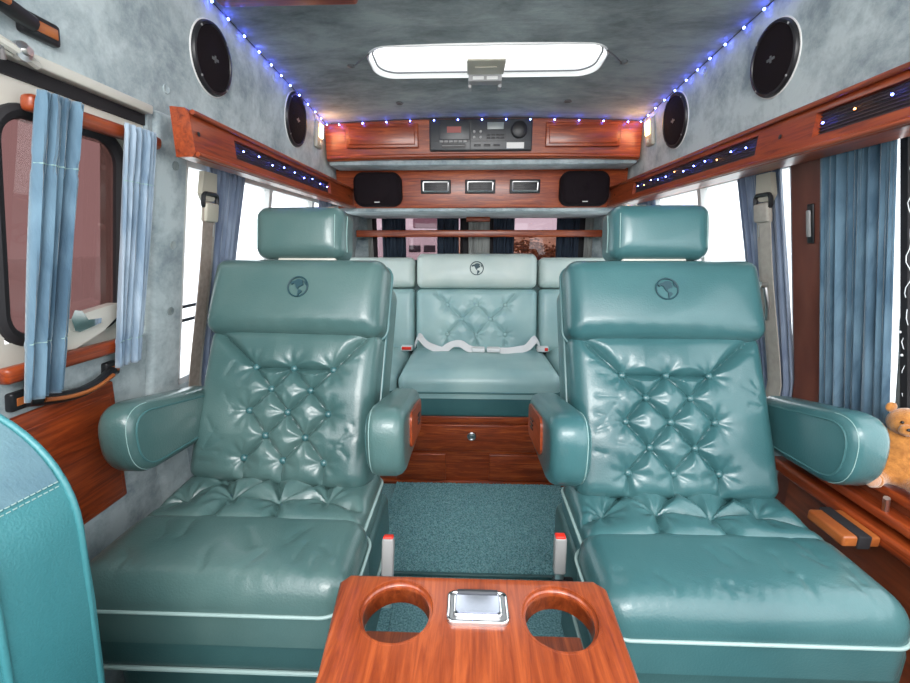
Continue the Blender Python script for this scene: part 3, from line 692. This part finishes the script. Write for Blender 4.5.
# ------------------------------------------------------------------ captain chairs
def chair(cxs, dyb, dy, m, L, seed, words, leather):
    """m=+1: aisle is on the +x side"""
    side, = words
    t = thing('captain_chair', L, 'chair', (cxs, .95+dy, 0), group='tufted captain chairs')
    th = R(25); up = Vector((0, math.sin(th), math.cos(th)))
    O = Vector((cxs-(.042 if m > 0 else 0), .955+dyb, .592))
    F_ = frame(O, (1, 0, 0), up)          # n = u x v = (1,0,0)x(0,s,c) -> (0,-c,s): towards the front
    if m > 0: F_ = Matrix.Translation(O) @ Matrix.Rotation(R(-5), 4, 'Z') @ Matrix.Translation(-O) @ F_
    cxb, dya = cxs, dy; cxs = cxs-(.045 if m > 0 else 0); dy = dy+.02
    def FM(x, y, z): return F_ @ Matrix.Translation((x, y, z))
    # shell behind the pads
    b = cushion(.475, .58, .085, .06, .03, 20, 0); b.bm.transform(FM(0, .28, -.05)); sh = b.obj('back_shell', leather, t)
    b = B(); b.tube(T(FM(0, .28, .034), outline(.475, .58, .06, 0, .001)), .0045, True).obj('piping', 'piping_teal', sh)
    # tufted panel
    w, h = .475, .405; sp = .105
    rows = [(.090, 3), (.035, 2), (-.022, 3), (-.082, 2), (-.140, 3)]
    btn_, seg = [], []
    for y, k in rows:
        for i in range(k): btn_.append(((i-(k-1)/2)*sp+(.022 if m > 0 else -.012), y))
    for i, a in enumerate(btn_):
        for c in btn_[i+1:]:
            if .05 < math.hypot(a[0]-c[0], a[1]-c[1]) < .092: seg.append((a, c))
    seg += [(btn_[0], btn_[1]), (btn_[1], btn_[2]), (btn_[0], (-.215, .19)), (btn_[2], (.215, .19))]
    seg += [((x, -.140), (x, -.185)) for x, y in btn_[-3:]]
    tf = tuft(btn_, seg, .027, .019, .024, .0050, .0010); wk = wrinkle(.0014, 26, 22, seed)
    rs6 = random.Random(seed+8); f6 = []
    for q in range(14):
        fx = rs6.choice((-1, 1))*rs6.uniform(.14, .2); fy = rs6.uniform(-.17, .15); fl = rs6.uniform(.02, .05); fa = rs6.uniform(-1.2, 1.2)
        f6.append(((fx, fy), (fx+fl*math.cos(fa), fy+fl*math.sin(fa))))
    fl6 = tuft([], f6, 0, .0017, .01, .0035, 0)
    hf = lambda P, Q: tf(P, Q)+wk(P, Q)+fl6(P, Q)
    b = cushion(w, h, .075, .035, .04, 170, .022, hf); b.bm.transform(FM(0, .19, .03)); lo = b.obj('tufted_back_pad', leather, t)
    for i, (x, y) in enumerate(btn_):
        zz = .03+.075+.022*(1-(2*x/w)**2)**.7*(1-(2*y/h)**2)**.7-.0215
        b = B(); b.lathe((0, 0, 0), (0, 0, 1), [(.0092, -.006), (.0092, .0015), (.0075, .0048), (.004, .0068), (.0004, .0072)], 16); b.bm.transform(FM(x, .19+y, zz)); b.obj('upholstery_button', 'leather', lo)
    # upper pad
    wk2 = wrinkle(.0018, 22, 30, seed+5)
    b = cushion(.49, .215, .095, .035, .045, 60, .016, lambda P, Q: wk2(P, Q)-.004*np.exp(-((Q+.085)/.01)**2)*np.cos(60*P)**2); b.bm.transform(FM(0, .475, .035)); upd = b.obj('upper_back_pad', leather, t)
    b = B(); b.tube(T(FM(0, .475, .05), outline(.49, .215, .035, 0, .001)), .004, True).obj('piping', 'piping_teal', upd)
    emblem(upd, FM(.026 if m > 0 else -.010, .488, .035+.095+.0172), .0265)
    # headrest on its posts
    hd = FM(-.02 if m > 0 else .012, .680, .035) @ Matrix.Rotation(R(14), 4, 'X')
    b = cushion(.262, .150, .085, .035, .045, 40, .008, wrinkle(.001, 25, 25, seed+9)); b.bm.transform(hd); hr = b.obj('headrest', leather, t)
    b = cushion(.262, .150, .03, .035, .025, 16, 0); b.map(lambda x, y, z: (x, y, -z)); b.bm.transform(hd); b.obj('headrest_back', leather, hr)
    for sx in (-1, 1):
        B().tube(T(hd, [(sx*.131, y, .03+.012*math.cos(y*20)) for y in np.linspace(-.05, .05, 12)]), .0015, n=5).obj('stitching', 'thread', hr)
        B().tube(T(hd, [(sx*.112, y, .0815) for y in np.linspace(-.045, .045, 12)]), .0010, n=5).obj('stitching', 'thread', hr)
    b = B(); b.box((-.085, .585, .045), (.085, .612, .075), .006); b.bm.transform(F_); b.obj('headrest_plate', 'cream', t)
    # seat: tufted rear part
    sb = [(-.13, .035), (0, .045), (.13, .035), (-.075, -.035), (.04, -.045), (.15, -.03), (-.19, -.03)]
    sg = [((-.13, .035), (-.075, -.035)), ((0, .045), (-.075, -.035)), ((0, .045), (.04, -.045)), ((.13, .035), (.04, -.045)), ((.13, .035), (.15, -.03)), ((-.13, .035), (-.19, -.03)),
          ((-.13, .035), (-.15, .12)), ((0, .045), (0, .12)), ((.13, .035), (.15, .12)), ((-.13, .035), (0, .045)), ((0, .045), (.13, .035)),
          ((-.075, -.035), (-.09, -.1)), ((.04, -.045), (.05, -.1)), ((-.075, -.035), (.04, -.045)), ((.04, -.045), (.15, -.03)), ((.15, -.03), (.23, -.06)), ((-.19, -.03), (-.24, -.06))]
    st = tuft(sb, sg, .038, .022, .034, .008, .003); wk3 = wrinkle(.002, 24, 24, seed+2)
    SF = frame((cxs, .855+dy, .47), (1, 0, 0), (0, 1, 0))
    b = cushion(.50, .25, .150, .03, .04, 170, .030, lambda P, Q: st(P, Q)+wk3(P, Q)); b.bm.transform(SF); sc = b.obj('tufted_seat_pad', leather, t)
    b = B(); b.tube(T(SF, outline(.50, .25, .03, .112, .001)), .004, True).obj('piping', 'piping', sc)
    # front bolster, rolls over at the front
    wk4 = wrinkle(.0026, 26, 18, seed+3)
    w2 = .525
    def roll(x, y, z):
        k = max(0, (-.03-y)/.11); return (x*(1+.015*k), y, z-.020*k*k*min(1, z/.1))
    BF = frame((cxs, .675+dy, .482), (1, 0, 0), (0, 1, 0))
    def diag(P, Q):
        return -.0020*np.exp(-(np.abs(((P*1.0+Q*2.2)*22) % 1-.5)*2/.25)**2)*np.clip((-.04-Q)/.04, 0, 1)
    rs5 = random.Random(seed+4); fs = []
    for q in range(16):
        fx = rs5.uniform(-.24, .24); fy = rs5.uniform(-.10, .01); fa = rs5.uniform(-.5, .9)+math.pi/2; fl = rs5.uniform(.02, .06)
        fs.append(((fx, fy), (fx+fl*math.cos(fa), fy+fl*math.sin(fa))))
    fold = tuft([], fs, 0, .0024, .01, .0035, 0)
    b = cushion(w2, .215, .135, .05, .046, 130, .010, lambda P, Q: wk4(P, Q)+diag(P, Q)+fold(P, Q), warp=roll); b.bm.transform(BF); fb = b.obj('front_seat_pad', leather, t)
    b = B(); b.tube(T(BF, [(x*1.012, y, .078-.016*max(0, (-.03-y)/.11)**2) for x, y in [(p[0], p[1]) for p in outline(w2, .215, .05, 0, .002, 12)]]), .0032, True).obj('piping', 'piping', fb)
    # skirt under the seat, its undercut shade put into a darker leather
    b = B(); b.box((cxs-.262, .575+dy, .405), (cxs+.262, .99+dy, .54), .025, 4).obj('seat_skirt', 'leather_dark', t)
    b = B(); b.tube([(x, y, .410) for x, y in rrect(.52, .41, .035, 8, cxs, .783+dy)], .0045, True).obj('lower_piping', 'piping', t)
    b = B(); b.box((cxs-.235, .61+dy, .16), (cxs+.235, .97+dy, .395), .03, 3).obj('seat_base', 'leather_dark', t)
    b = B(); b.box((cxs-.17, .66+dy, 0), (cxs+.17, .94+dy, .165), .01).obj('pedestal', 'black', t)
    # armrests
    cxs = cxb-(.030 if m > 0 else 0); dy = dya
    def arm(xc, outer, wood):
        wa = .078; a0, a1 = .735+dy+(.03 if outer and m < 0 else 0), 1.06+dy
        tilt = -.16
        # profile in (y,z), rounded front
        def prof(e, hh=.080, fy=.070):
            pts = []
            for k in range(17):
                a = R(90+180*k/16); ca, sa = math.cos(a), math.sin(a)
                ca = math.copysign(abs(ca)**.8, ca); sa = math.copysign(abs(sa)**.8, sa)
                pts.append((a0+fy+(fy-e)*ca, .785+(hh-e)*sa))
            pts += [(a1-.05, .785-.062+e), (a1-e, .785-.03), (a1-e, .785+.03), (a1-.03, .785+.072-e)]
            return [(y, z+tilt*(y-.86-dy)) for y, z in pts]
        b = B(); rings = []
        for xx, e in ((-wa/2, .026), (-wa/2+.002, .014), (-wa/2+.009, .005), (-wa/2+.020, 0), (wa/2-.020, 0), (wa/2-.009, .005), (wa/2-.002, .014), (wa/2, .026)):
            rings.append([(xc+xx, y, z) for y, z in prof(e)])
        b.ringloft(rings); ar = b.obj('armrest', leather, t)
        inx = xc+(-m)*wa/2 if wood else xc+m*wa/2
        sgn = -1 if inx < xc else 1
        # outline seam on the face seen
        b = B(); b.tube([(xc+s2*(wa/2-.0008), y, z) for s2 in (sgn,) for y, z in prof(.020)], .0022, True, 6); 
        b.obj('piping', 'piping_teal', ar)
        b = B()
        b.tube([(xc+sgn*(wa/2-.010), y, z) for y, z in prof(.0042)[:16]], .0008, False, 5); b.obj('stitching', 'thread', ar)
        if wood:
            fx = xc+m*wa/2
            Mw = frame((fx, .93+dy, .785+tilt*(.03)), (0, m, tilt*m), (0, 0, 1))
            b = B(); b.prism(rrect(.18, .082, .02, 6), -.004, .005, Mw)
            wi = b.obj('wood_inlay', 'wood', ar)
            b = B()
            for q in range(3): b.box((.03*m-.018, -.012+q*.010, .005), (.03*m+.018, -.007+q*.010, .0075), .001, Mx=Mw)
            b.obj('switch_row', 'black', wi)
        b = B(); b.box((xc-.018, 1.0+dy, .70), (xc+.018, 1.05+dy, .76), .008).obj('arm_bracket', 'black', ar)
    arm(cxs+m*(.2625+.032), False, True)
    arm(cxs-m*(.2625+.026)+(.028 if m > 0 else 0), True, False)
    # belt buckle on its stalk beside the seat, aisle side
    bx = cxs+m*.292
    K = frame((bx, .73+dy if m > 0 else .79+dy, .47), (1, 0, 0), (0, .35 if m > 0 else .1, 1))
    b = B(); b.box((-.013, .03, -.011), (.013, .115, .011), .005, Mx=K); bk = b.obj('belt_buckle', 'greyp', t)
    b = B(); b.box((-.011, .098, -.009), (.011, .119, .009), .003, Mx=K).obj('release_button', 'red', bk)
    b = B(); b.box((-.010, -.03, -.004), (.010, .04, .004), .002, Mx=K).obj('buckle_stalk', 'steel', bk)
    b = B(); b.cyl(K @ Vector((-.03*m, .0, 0)), K @ Vector((.012*m, .0, 0)), .016).obj('pivot', 'black', bk)
    return t
chair(-.485, .05, .025, 1, 'worn teal tufted leather captain chair on the left, beside the door', 1, ('left',), 'leather_worn')
chair(.443, .02, 0, -1, 'teal tufted leather captain chair on the right, beside the teddy bear ledge', 11, ('right',), 'leather')

# ------------------------------------------------------------------ rear bench
t = thing('rear_bench', 'window-lit teal leather bench seat on wooden base at the rear', 'bench', (0, 2.2, 0))
b = B(); b.box((-.80, 1.945, .0), (.80, 2.6, .375)); b.box((-.80, 1.93, .345), (.80, 1.96, .378), .004); b.box((-.80, 1.935, .0), (.80, 1.96, .02), .003)
b.obj('wood_base', 'wood_x', t)
b = B(); b.box((-.42, 1.928, .195), (.38, 1.947, .335), .005).obj('drawer_front', 'wood_x', t)
for x0, x1 in ((-.42, -.165), (.055, .38)):
    b = B(); b.box((x0, 1.931, .03), (x1, 1.947, .175), .005).obj('lower_panel', 'wood_x', t)
b = B(); b.lathe((-.035, 1.929, .275), (0, -1, 0), [(.022, 0), (.022, .004), (.017, .006), (.012, .004), (.006, .006), (.0005, .006)], 24).obj('lock', 'steel', t)
b = B(); b.box((-.80, 1.925, .375), (.80, 2.55, .505), .02, 3).obj('bench_skirt', 'leather', t)
wk = wrinkle(.004, 30, 10, 3)
for x0, x1 in ((-.80, -.405), (-.40, .40), (.405, .80)):
    Mx = frame(((x0+x1)/2, 2.215, .475), (1, 0, 0), (0, 1, 0))
    b = cushion(x1-x0, .59, .125, .05, .06, 50, .018, wk); b.bm.transform(Mx); sc = b.obj('seat_cushion', 'leather_window_lit', t)
    b = B(); b.tube(T(Mx, outline(x1-x0, .59, .05, .03, .001)), .005, True).obj('piping', 'piping_teal', sc)
th2 = R(11); up2 = Vector((0, math.sin(th2), math.cos(th2)))
BFm = frame((0, 2.50, .555), (1, 0, 0), up2)
bb = [(-.17, .10), (.0, .10), (.17, .10), (-.085, .015), (.085, .015), (-.17, -.075), (0, -.075), (.17, -.075)]
sg = []
for i, a in enumerate(bb):
    for c in bb[i+1:]:
        if .05 < math.hypot(a[0]-c[0], a[1]-c[1]) < .14: sg.append((a, c))
sg += [((x, .10), (x*1.35, .17)) for x in (-.17, .17)]+[((x, -.075), (x, -.13)) for x in (-.17, 0, .17)]
tf = tuft(bb, sg, .030, .016, .028, .0065)
Mx = BFm @ Matrix.Translation((-.01, .19, .0))
b = cushion(.71, .39, .10, .03, .04, 150, .026, tf); b.bm.transform(Mx); cp = b.obj('tufted_back_pad', 'leather_window_lit', t)
b = B(); b.tube(T(Mx, outline(.71, .39, .03, .06, .001)), .005, True).obj('piping', 'piping_teal', cp)
for x, y in bb:
    b = B(); b.lathe((0, 0, 0), (0, 0, 1), [(.013, -.004), (.013, .002), (.009, .008), (.0005, .010)], 14); b.bm.transform(Mx @ Matrix.Translation((x, y, .10+.026*(1-(2*x/.71)**2)**.7*(1-(2*y/.39)**2)**.7-.022))); b.obj('upholstery_button', 'leather_window_lit', cp)
Mx = BFm @ Matrix.Translation((-.01, .492, .0))
b = cushion(.71, .205, .115, .04, .05, 50, .015, wrinkle(.003, 18, 24, 8)); b.bm.transform(Mx); up_ = b.obj('upper_back_pad', 'leather_lit_upper', t)
emblem(up_, BFm @ Matrix.Translation((-.01, .50, .115+.0175)), .038)
for s, a in ((-1, -.37), (1, .352)):
    xc = a+s*.215
    for (yc, hh, tt, mm) in ((.20, .38, .08, 'leather_window_lit'), (.485, .18, .09, 'leather_lit_upper')):
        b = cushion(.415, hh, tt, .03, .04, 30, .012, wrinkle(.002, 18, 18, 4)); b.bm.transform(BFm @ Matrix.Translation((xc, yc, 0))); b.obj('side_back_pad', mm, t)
b = B(); b.box((-.80, 0, -.06), (.80, .57, 0), .01); b.bm.transform(BFm); b.obj('back_board', 'leather_dark', t)
# lap belts on the bench
def lap(s, label, pts, bpos, tang):
    t = thing('lap_belt', label, 'seat belt', tuple(bpos), group='lap belts on the rear bench')
    strap(B(), smooth_path([(x, y, z+.008) for x, y, z in pts]), .045, .004, (0, .75, .65)).obj('webbing', 'belt_white', t)
    bx, by, bz = bpos; bz += .008
    B().box((bx-.037, by-.028, bz-.004), (bx+.037, by+.028, bz+.02), .007).obj('buckle' if s < 0 else 'buckle_tongue', 'belt_white', t)
lap(-1, 'white lap belt with buckle lying on bench, left half', [(-.37, 2.40, .62), (-.35, 2.37, .665), (-.335, 2.34, .68), (-.30, 2.33, .645), (-.26, 2.32, .625), (-.2, 2.30, .615), (-.15, 2.33, .64), (-.10, 2.31, .65), (-.06, 2.29, .63), (-.03, 2.28, .622)], (.0, 2.28, .617), 0)
lap(1, 'white lap belt with tongue lying on bench, right half', [(.36, 2.40, .62), (.335, 2.37, .66), (.32, 2.35, .665), (.28, 2.32, .63), (.24, 2.31, .62), (.17, 2.28, .617), (.12, 2.28, .617)], (.085, 2.28, .617), 0)
for x, nm in ((-.41, 'left'), (.375, 'right')):
    t = thing('belt_buckle', 'small white buckle with orange red button at %s end of bench centre' % nm, 'buckle', (x, 2.37, .60), group='red buttoned buckles on the rear bench')
    B().box((x-.035, 2.345, .603), (x+.03, 2.39, .632), .006).obj('buckle_body', 'belt_white', t)
    B().box((x-.03*(1 if x < 0 else -.2)-.0, 2.343, .61), (x+.025, 2.35, .629), .003).obj('release_button', 'red', t)

# ------------------------------------------------------------------ carpet pile in the aisle
b = B(); rs = np.random.RandomState(3); nx, ny = 260, 230
xs = np.linspace(-.42, .42, nx); ys = np.linspace(1.33, 1.93, ny)
Hn = rs.rand(ny, nx)*.007+.012; jx = rs.randn(ny, nx)*.0009; jy = rs.randn(ny, nx)*.0009
Hn[0, :] = 0; Hn[-1, :] = 0; Hn[:, 0] = 0; Hn[:, -1] = 0
V = [[b.bm.verts.new((xs[i]+jx[j, i], ys[j]+jy[j, i], Hn[j, i])) for i in range(nx)] for j in range(ny)]
for j in range(ny-1):
    for i in range(nx-1): b.bm.faces.new((V[j][i], V[j][i+1], V[j+1][i+1], V[j+1][i]))
t = thing('floor_rug', 'shaggy teal carpet mat filling the aisle before the bench', 'carpet', (0, 1.6, 0))
b.obj('carpet_pile', 'carpet', t, smooth=False, kind='stuff')
b = B(); b.box((-.42, 1.318, 0), (.42, 1.332, .014), .004).obj('bound_edge', 'leather_dark', t)
b = B(); b.box((-.30, 1.0, 0), (.26, 1.30, .006), .002).obj('trim_9', 'carpet', **ST)

# ------------------------------------------------------------------ console table in front
t = thing('drink_console', 'reddish wooden console table with two cup holes and an ashtray', 'console', (-.042, .4, 0))
ZT = .72
poly = [(-.237, .515), (-.225, .53), (.135, .53), (.150, .515), (.146, .38), (.138, .2), (.128, .19), (-.205, .19), (-.216, .2), (-.222, .38)]
tb = B(); tb.prism(poly, ZT-.034, ZT)
bmesh.ops.bevel(tb.bm, geom=[e for e in tb.bm.edges if abs(e.verts[0].co.z-ZT) < 1e-5 and abs(e.verts[1].co.z-ZT) < 1e-5], offset=.005, segments=3, profile=.5, affect='EDGES')
top = tb.obj('console_top', 'wood_top', t) if 'wood_top' in M else None
if top is None:
    M['wood_top'] = mat('reddish_table_wood', (.12, .016, .005), .30, col2=(.45, .10, .026), nscale=7, ndist=.7, detail=12, nr=.68, lo=.28, hi=.74, stretch=(15, 1.0, 8), coat=.5, ramp=[(.5, (.26, .048, .012))])
    top = tb.obj if False else None
    nb = B(); nb.prism(poly, ZT-.034, ZT)
    bmesh.ops.bevel(nb.bm, geom=[e for e in nb.bm.edges if abs(e.verts[0].co.z-ZT) < 1e-5 and abs(e.verts[1].co.z-ZT) < 1e-5], offset=.005, segments=3, profile=.5, affect='EDGES')
    top = nb.obj('console_top', 'wood_top', t)
cups = [(-.146, .470), (.073, .466)]
cb = B()
for x, y in cups: cb.cyl((x, y, ZT-.06), (x, y, ZT+.02), .045, n=48)
cut(top, cb)
cb = B()
for x, y in cups: cb.cyl((x, y, ZT-.008), (x, y, ZT+.02), .050, n=48)
cut(top, cb)
for x, y in cups:
    b = B(); b.lathe((x, y, ZT-.034), (0, 0, 1), [(.045, 0), (.045, .022), (.0475, .026), (.0475, .0255), (.0500, .028), (.0515, .0345), (.0535, .0345), (.0535, .033), (.0505, .0), (.045, 0)], 48, cap=False).obj('cup_ring', 'wood_top', t)
b = B(); b.box((-.205, .25, .61), (.12, .52, .63), .004).obj('lower_shelf', 'wood_top', t)
b = B(); b.box((-.19, .20, .0), (.10, .40, .60), .01); b.box((-.20, .25, .60), (-.185, .40, .69), .003); b.box((.10, .25, .60), (.115, .40, .69), .003); b.obj('console_base', 'wood_dark', t)
# ashtray
ax, ay = -.036, .473
a = B(); a.prism(rrect(.082, .052, .009, 5, ax, ay), ZT-.002, ZT+.004); at_ = a.obj('ashtray', 'steel', t)
b = B(); b.tube([(x, y, ZT+.0045) for x, y in rrect(.078, .048, .008, 5, ax, ay)], .0022, True, 8).tube([(x, y, ZT+.006) for x, y in rrect(.062, .034, .005, 5, ax, ay+.002)], .0018, True, 8).obj('ashtray_rim', 'chrome', at_)
b = B(); b.prism(rrect(.058, .032, .004, 4, ax, ay+.003), ZT+.004, ZT+.009).obj('ashtray_lid', mat('dull_mirror', (.42, .44, .50), .12, metal=1), at_)
b = B(); b.box((ax-.028, ay+.017, ZT+.004), (ax+.028, ay+.022, ZT+.012), .001).obj('ashtray_lip', 'anthracite', at_)

# ------------------------------------------------------------------ front seat at the left foreground
t = thing('front_seat', 'smooth teal leather front seat back in the left foreground', 'chair', (-.79, .40, 0))
Mx = frame((-.825, .445, .64), (1, 0, 0), (0, .06, 1))
tp = lambda p: (p[0]*(1-.12*max(0, .1-p[1])), p[1], p[2])
b = cushion(.56, .76, .135, .17, .035, 50, .006, warp=lambda x, y, z: tp((x, y, z))); b.bm.transform(Mx); o = b.obj('seat_back', 'leather_bright', t)
b = B(); b.tube(T(Mx, [tp(p) for p in outline(.56, .76, .17, .106, .001, 14)]), .0045, True, 10).tube(T(Mx, [tp(p) for p in outline(.56, .76, .17, .006, .001, 14)]), .004, True, 10).obj('piping', 'leather_bright', o)
arc = [p for p in rrect(.5626, .7626, .1713, 16) if p[1] > .262]; arc = sorted(arc, key=lambda p: -p[0])
b = B(); V1 = [b.bm.verts.new(Mx @ Vector(tp((x, y, .012)))) for x, y in arc]; V2 = [b.bm.verts.new(Mx @ Vector(tp((x, y, .101)))) for x, y in arc]
for i in range(len(arc)-1): b.bm.faces.new((V1[i], V1[i+1], V2[i+1], V2[i]))
b.obj('vinyl_top_panel', 'vinyl_blue', o)
b = B(); x0, y0 = arc[0]
for dd in (0, .006): 
    for k in range(13): b.tube(T(Mx, [tp((x0+.0008, y0-dd, .013+.0069*k)), tp((x0+.0008, y0-dd, .013+.0069*k+.0045))]), .0008, n=5)
b.obj('stitching', 'piping', o)
b = cushion(.36, .50, .05, .14, .03, 30, .01); b.bm.transform(Mx @ Matrix.Translation((-.05, -.07, .12))); b.obj('front_pad', 'leather_bright', t)
B().box((-.97, .34, .12), (-.56, .56, .32), .04, 4).obj('seat_base', 'leather_dark', t)
B().box((-.88, .38, 0), (-.52, .54, .14), .01).obj('pedestal', 'black', t)

# ------------------------------------------------------------------ right side ledge, tray, bear
b = B(); b.box((.84, -.2, .0), (.97, 1.08, .685)); b.obj('trim_10', 'wood_dark', smooth=False, **ST)
b = B(); b.box((.825, .3, .685), (.97, 1.085, .705), .005).obj('trim_11', 'wood', **ST)
b = B(); b.box((.79, .35, .60), (.84, 1.10, .63), .006); b.box((.80, .35, .645), (.842, 1.10, .665), .006); b.obj('trim_12', 'wood', **ST)
t = thing('wooden_tray', 'folded wooden block with black strap under the right armrest', 'tray', (.775, .80, .585))
b = B(); b.box((.715, .770, .598), (.79, .865, .622), .005).obj('tray_board', 'wood_honey', t)
b = B(); b.box((.742, .766, .596), (.768, .869, .6255), .003).obj('strap', 'black_matte', t)
b = B(); b.tube([(.80, .79, .70), (.815, .80, .66), (.812, .785, .645), (.808, .80, .66)], .006).obj('door_catch', 'steel', label='small chrome catch hanging at the tip of the right armrest', cat='catch')
# right front window behind the bear
wn = thing('window_6', None, None, (.93, .6, .72), kind='structure')
f6 = lambda y, z, off: (wx(z)+.045-off, y, z)
B().box((.25, .72, -.004), (1.08, 1.45, 0)).sub(.12).map(f6).obj('glass_pane', 'glass_clear', wn)
b = B(); b.prism([(.855, .72), (.870, .72), (.915, 1.45), (.90, 1.45)], .02, .045); b.prism([(.815, .72), (.83, .72), (.885, 1.45), (.875, 1.45)], 0, .015); b.box((.25, 1.42, 0), (1.08, 1.45, .02)); b.box((.25, .72, 0), (1.08, .735, .02)); b.map(f6).obj('window_frame', 'black_matte', wn)
curtain('corner_curtain', 'greycloth', 'narrow grey curtain on the front window behind the teddy bear', lambda t_, z: ((wx(z)+.005, .865+.04*t_, z), (-1, 0, 0)), 3, .006, 1.05, .73, seed=2, nz=10)
t = thing('side_mirror', 'black side mirror seen through the right front window', 'mirror', (.97, .84, .90))
b = cushion(.09, .06, .04, .025, .018, 20, .006); b.bm.transform(frame((.935, .835, .945), (.75, -.65, 0), (0, 0, 1))); b.obj('mirror_shell', 'black', t)
B().tube([(.96, .85, .94), (.955, .87, .91), (.945, .885, .88)], .008).obj('mirror_arm', 'black', t)
sp = [(.865-.018*math.sin(k*1.1), .885-.004*math.cos(k*2.3), 1.36-.048*k) for k in range(11)]
string('unlit clear fairy light string hanging on the black right window bar', sp, [(wx(1.38-.5*k/40)-.008+.004*math.sin(k*1.4), .878+.004*math.sin(k*.9), 1.38-.5*k/40) for k in range(41)], m='led_off', r=.003, wr_=.0008)

def bear(o):
    ox, oy, oz = o; q_ = .88
    t = thing('teddy_bear', 'golden plush teddy bear sitting on the right wooden ledge', 'teddy bear', o)
    # one continuous body from skin modifier
    pts = [(0, 0, .045), (0, .004, .085), (0, .0, .118), (0, -.002, .150),          # belly chest neck head
           (.030, -.012, .10), (.048, -.028, .075), (.050, -.040, .052),
           (-.030, -.012, .10), (-.048, -.028, .075), (-.050, -.040, .052),
           (.028, -.028, .026), (.040, -.070, .024), (.043, -.088, .034),
           (-.028, -.028, .026), (-.040, -.070, .024), (-.043, -.088, .034)]
    ed = [(0, 1), (1, 2), (2, 3), (2, 4), (4, 5), (5, 6), (2, 7), (7, 8), (8, 9), (0, 10), (10, 11), (11, 12), (0, 13), (13, 14), (14, 15)]
    rad = [q_*x for x in [.040, .036, .022, .034, .017, .016, .015, .017, .016, .015, .022, .020, .021, .022, .020, .021]]
    a = R(-38); rot = lambda x, y, z: (q_*(x*math.cos(a)-y*math.sin(a))+ox, q_*(x*math.sin(a)+y*math.cos(a))+oy, q_*z+oz)
    me = bpy.data.meshes.new('bear'); me.from_pydata([rot(*p) for p in pts], ed, []); me.update()
    ob = bpy.data.objects.new('bear_tmp', me); C.objects.link(ob)
    ob.modifiers.new('sk', 'SKIN'); su = ob.modifiers.new('su', 'SUBSURF'); su.levels = 2; su.render_levels = 2
    for i, v in enumerate(me.skin_vertices[0].data): v.radius = (rad[i], rad[i]); v.use_root = (i == 0)
    bpy.context.view_layer.update(); dg = bpy.context.evaluated_depsgraph_get()
    nm = bpy.data.meshes.new_from_object(ob.evaluated_get(dg)); bpy.data.objects.remove(ob)
    b = B(); b.bm.from_mesh(nm); b.ball(rot(0, -.004, .158), q_*.036, 24, (1, .95, .95)); b.obj('body', 'bear', t)
    for s in (-1, 1):
        b = B(); b.ball(rot(s*.030, 0, .188), q_*.0125, 14, (1, .6, 1)); b.obj('ear', 'bear', t)
        b = B(); b.ball(rot(s*.012, -.0365, .166), q_*.0035, 10); b.obj('eye', 'eye', t)
        b = B(); b.ball(rot(s*.044, -.106, .037), q_*.0165, 16, (1, .5, 1)); b.obj('foot_pad', 'bear_pale', t)
    b = B(); b.ball(rot(0, -.036, .150), q_*.017, 16, (1.1, .8, .85)); b.obj('muzzle', 'bear', t)
    b = B(); b.ball(rot(0, -.050, .155), q_*.005, 10, (1.3, .7, .8)); b.obj('nose', 'eye', t)
bear((.852, .838, .706))

# ------------------------------------------------------------------ outside
B().prism([(24, -.6), (40, 2.0), (60, 2.4), (60, -.6)], -8, 8, Matrix(((0, 0, 1, 0), (1, 0, 0, 0), (0, 1, 0, 0), (0, 0, 0, 1)))).obj('hillside', 'field', smooth=False, **ST)
B().box((-60, -10, -.62), (60, 90, -.6)).obj('ground', 'ground', smooth=False, **ST)
B().prism([(-2.8, 10.5), (2.8, 10.5), (8, 30), (-8, 30)], -.60, -.58).obj('field', 'field', smooth=False, **ST)
t = thing('camper_van', 'white camper parked outside, seen through the rear window', 'camper', (-1.55, 14, -.6))
B().box((-2.9, 13, -.1), (-1.0, 17, 1.70), .12).obj('body', 'rv', t)
b = B()
for k in range(3): b.box((-2.35+k*.45, 12.98, 1.0), (-2.0+k*.45, 13.01, 1.2), .005)
b.obj('window', 'rv_dark', t)
b = B(); b.box((-1.8, 13.2, 1.70), (-1.05, 14.8, 2.12), .05).obj('roof_unit', 'rv_roof', t)
b = B()
for x in (-2.6, -1.4): b.cyl((x-.12, 12.6, -.25), (x+.12, 12.6, -.25), .35)
b.obj('wheel', 'black', t)
for x, y, r_, l in ((3.1, 26, .9, 'reddish autumn tree outside, left one behind rear window'), (4.6, 29.5, .7, 'ochre autumn tree outside, middle one behind rear window'), (5.2, 27, .6, 'low autumn bush outside, right one behind rear window'), (-8.6, 30, .9, 'autumn bush outside at the far left of rear window')):
    t = thing('tree', l, 'tree', (x, y, -.6), group='autumn trees outside')
    B().cyl((x, y, -.6), (x, y, r_), .1, .05, 8).obj('trunk', 'wood_dark', t)
    b = B(); rs_ = random.Random(int(x*10))
    for k in range(260):
        c = Vector((rs_.gauss(0, .45), rs_.gauss(0, .45), rs_.gauss(0, .4)))*r_+Vector((x, y, r_*1.1)); q = .05+.05*rs_.random()
        b.ball(c, q, 6, (1, 1, .7))
    b.obj('foliage', 'foliage', t, smooth=False)
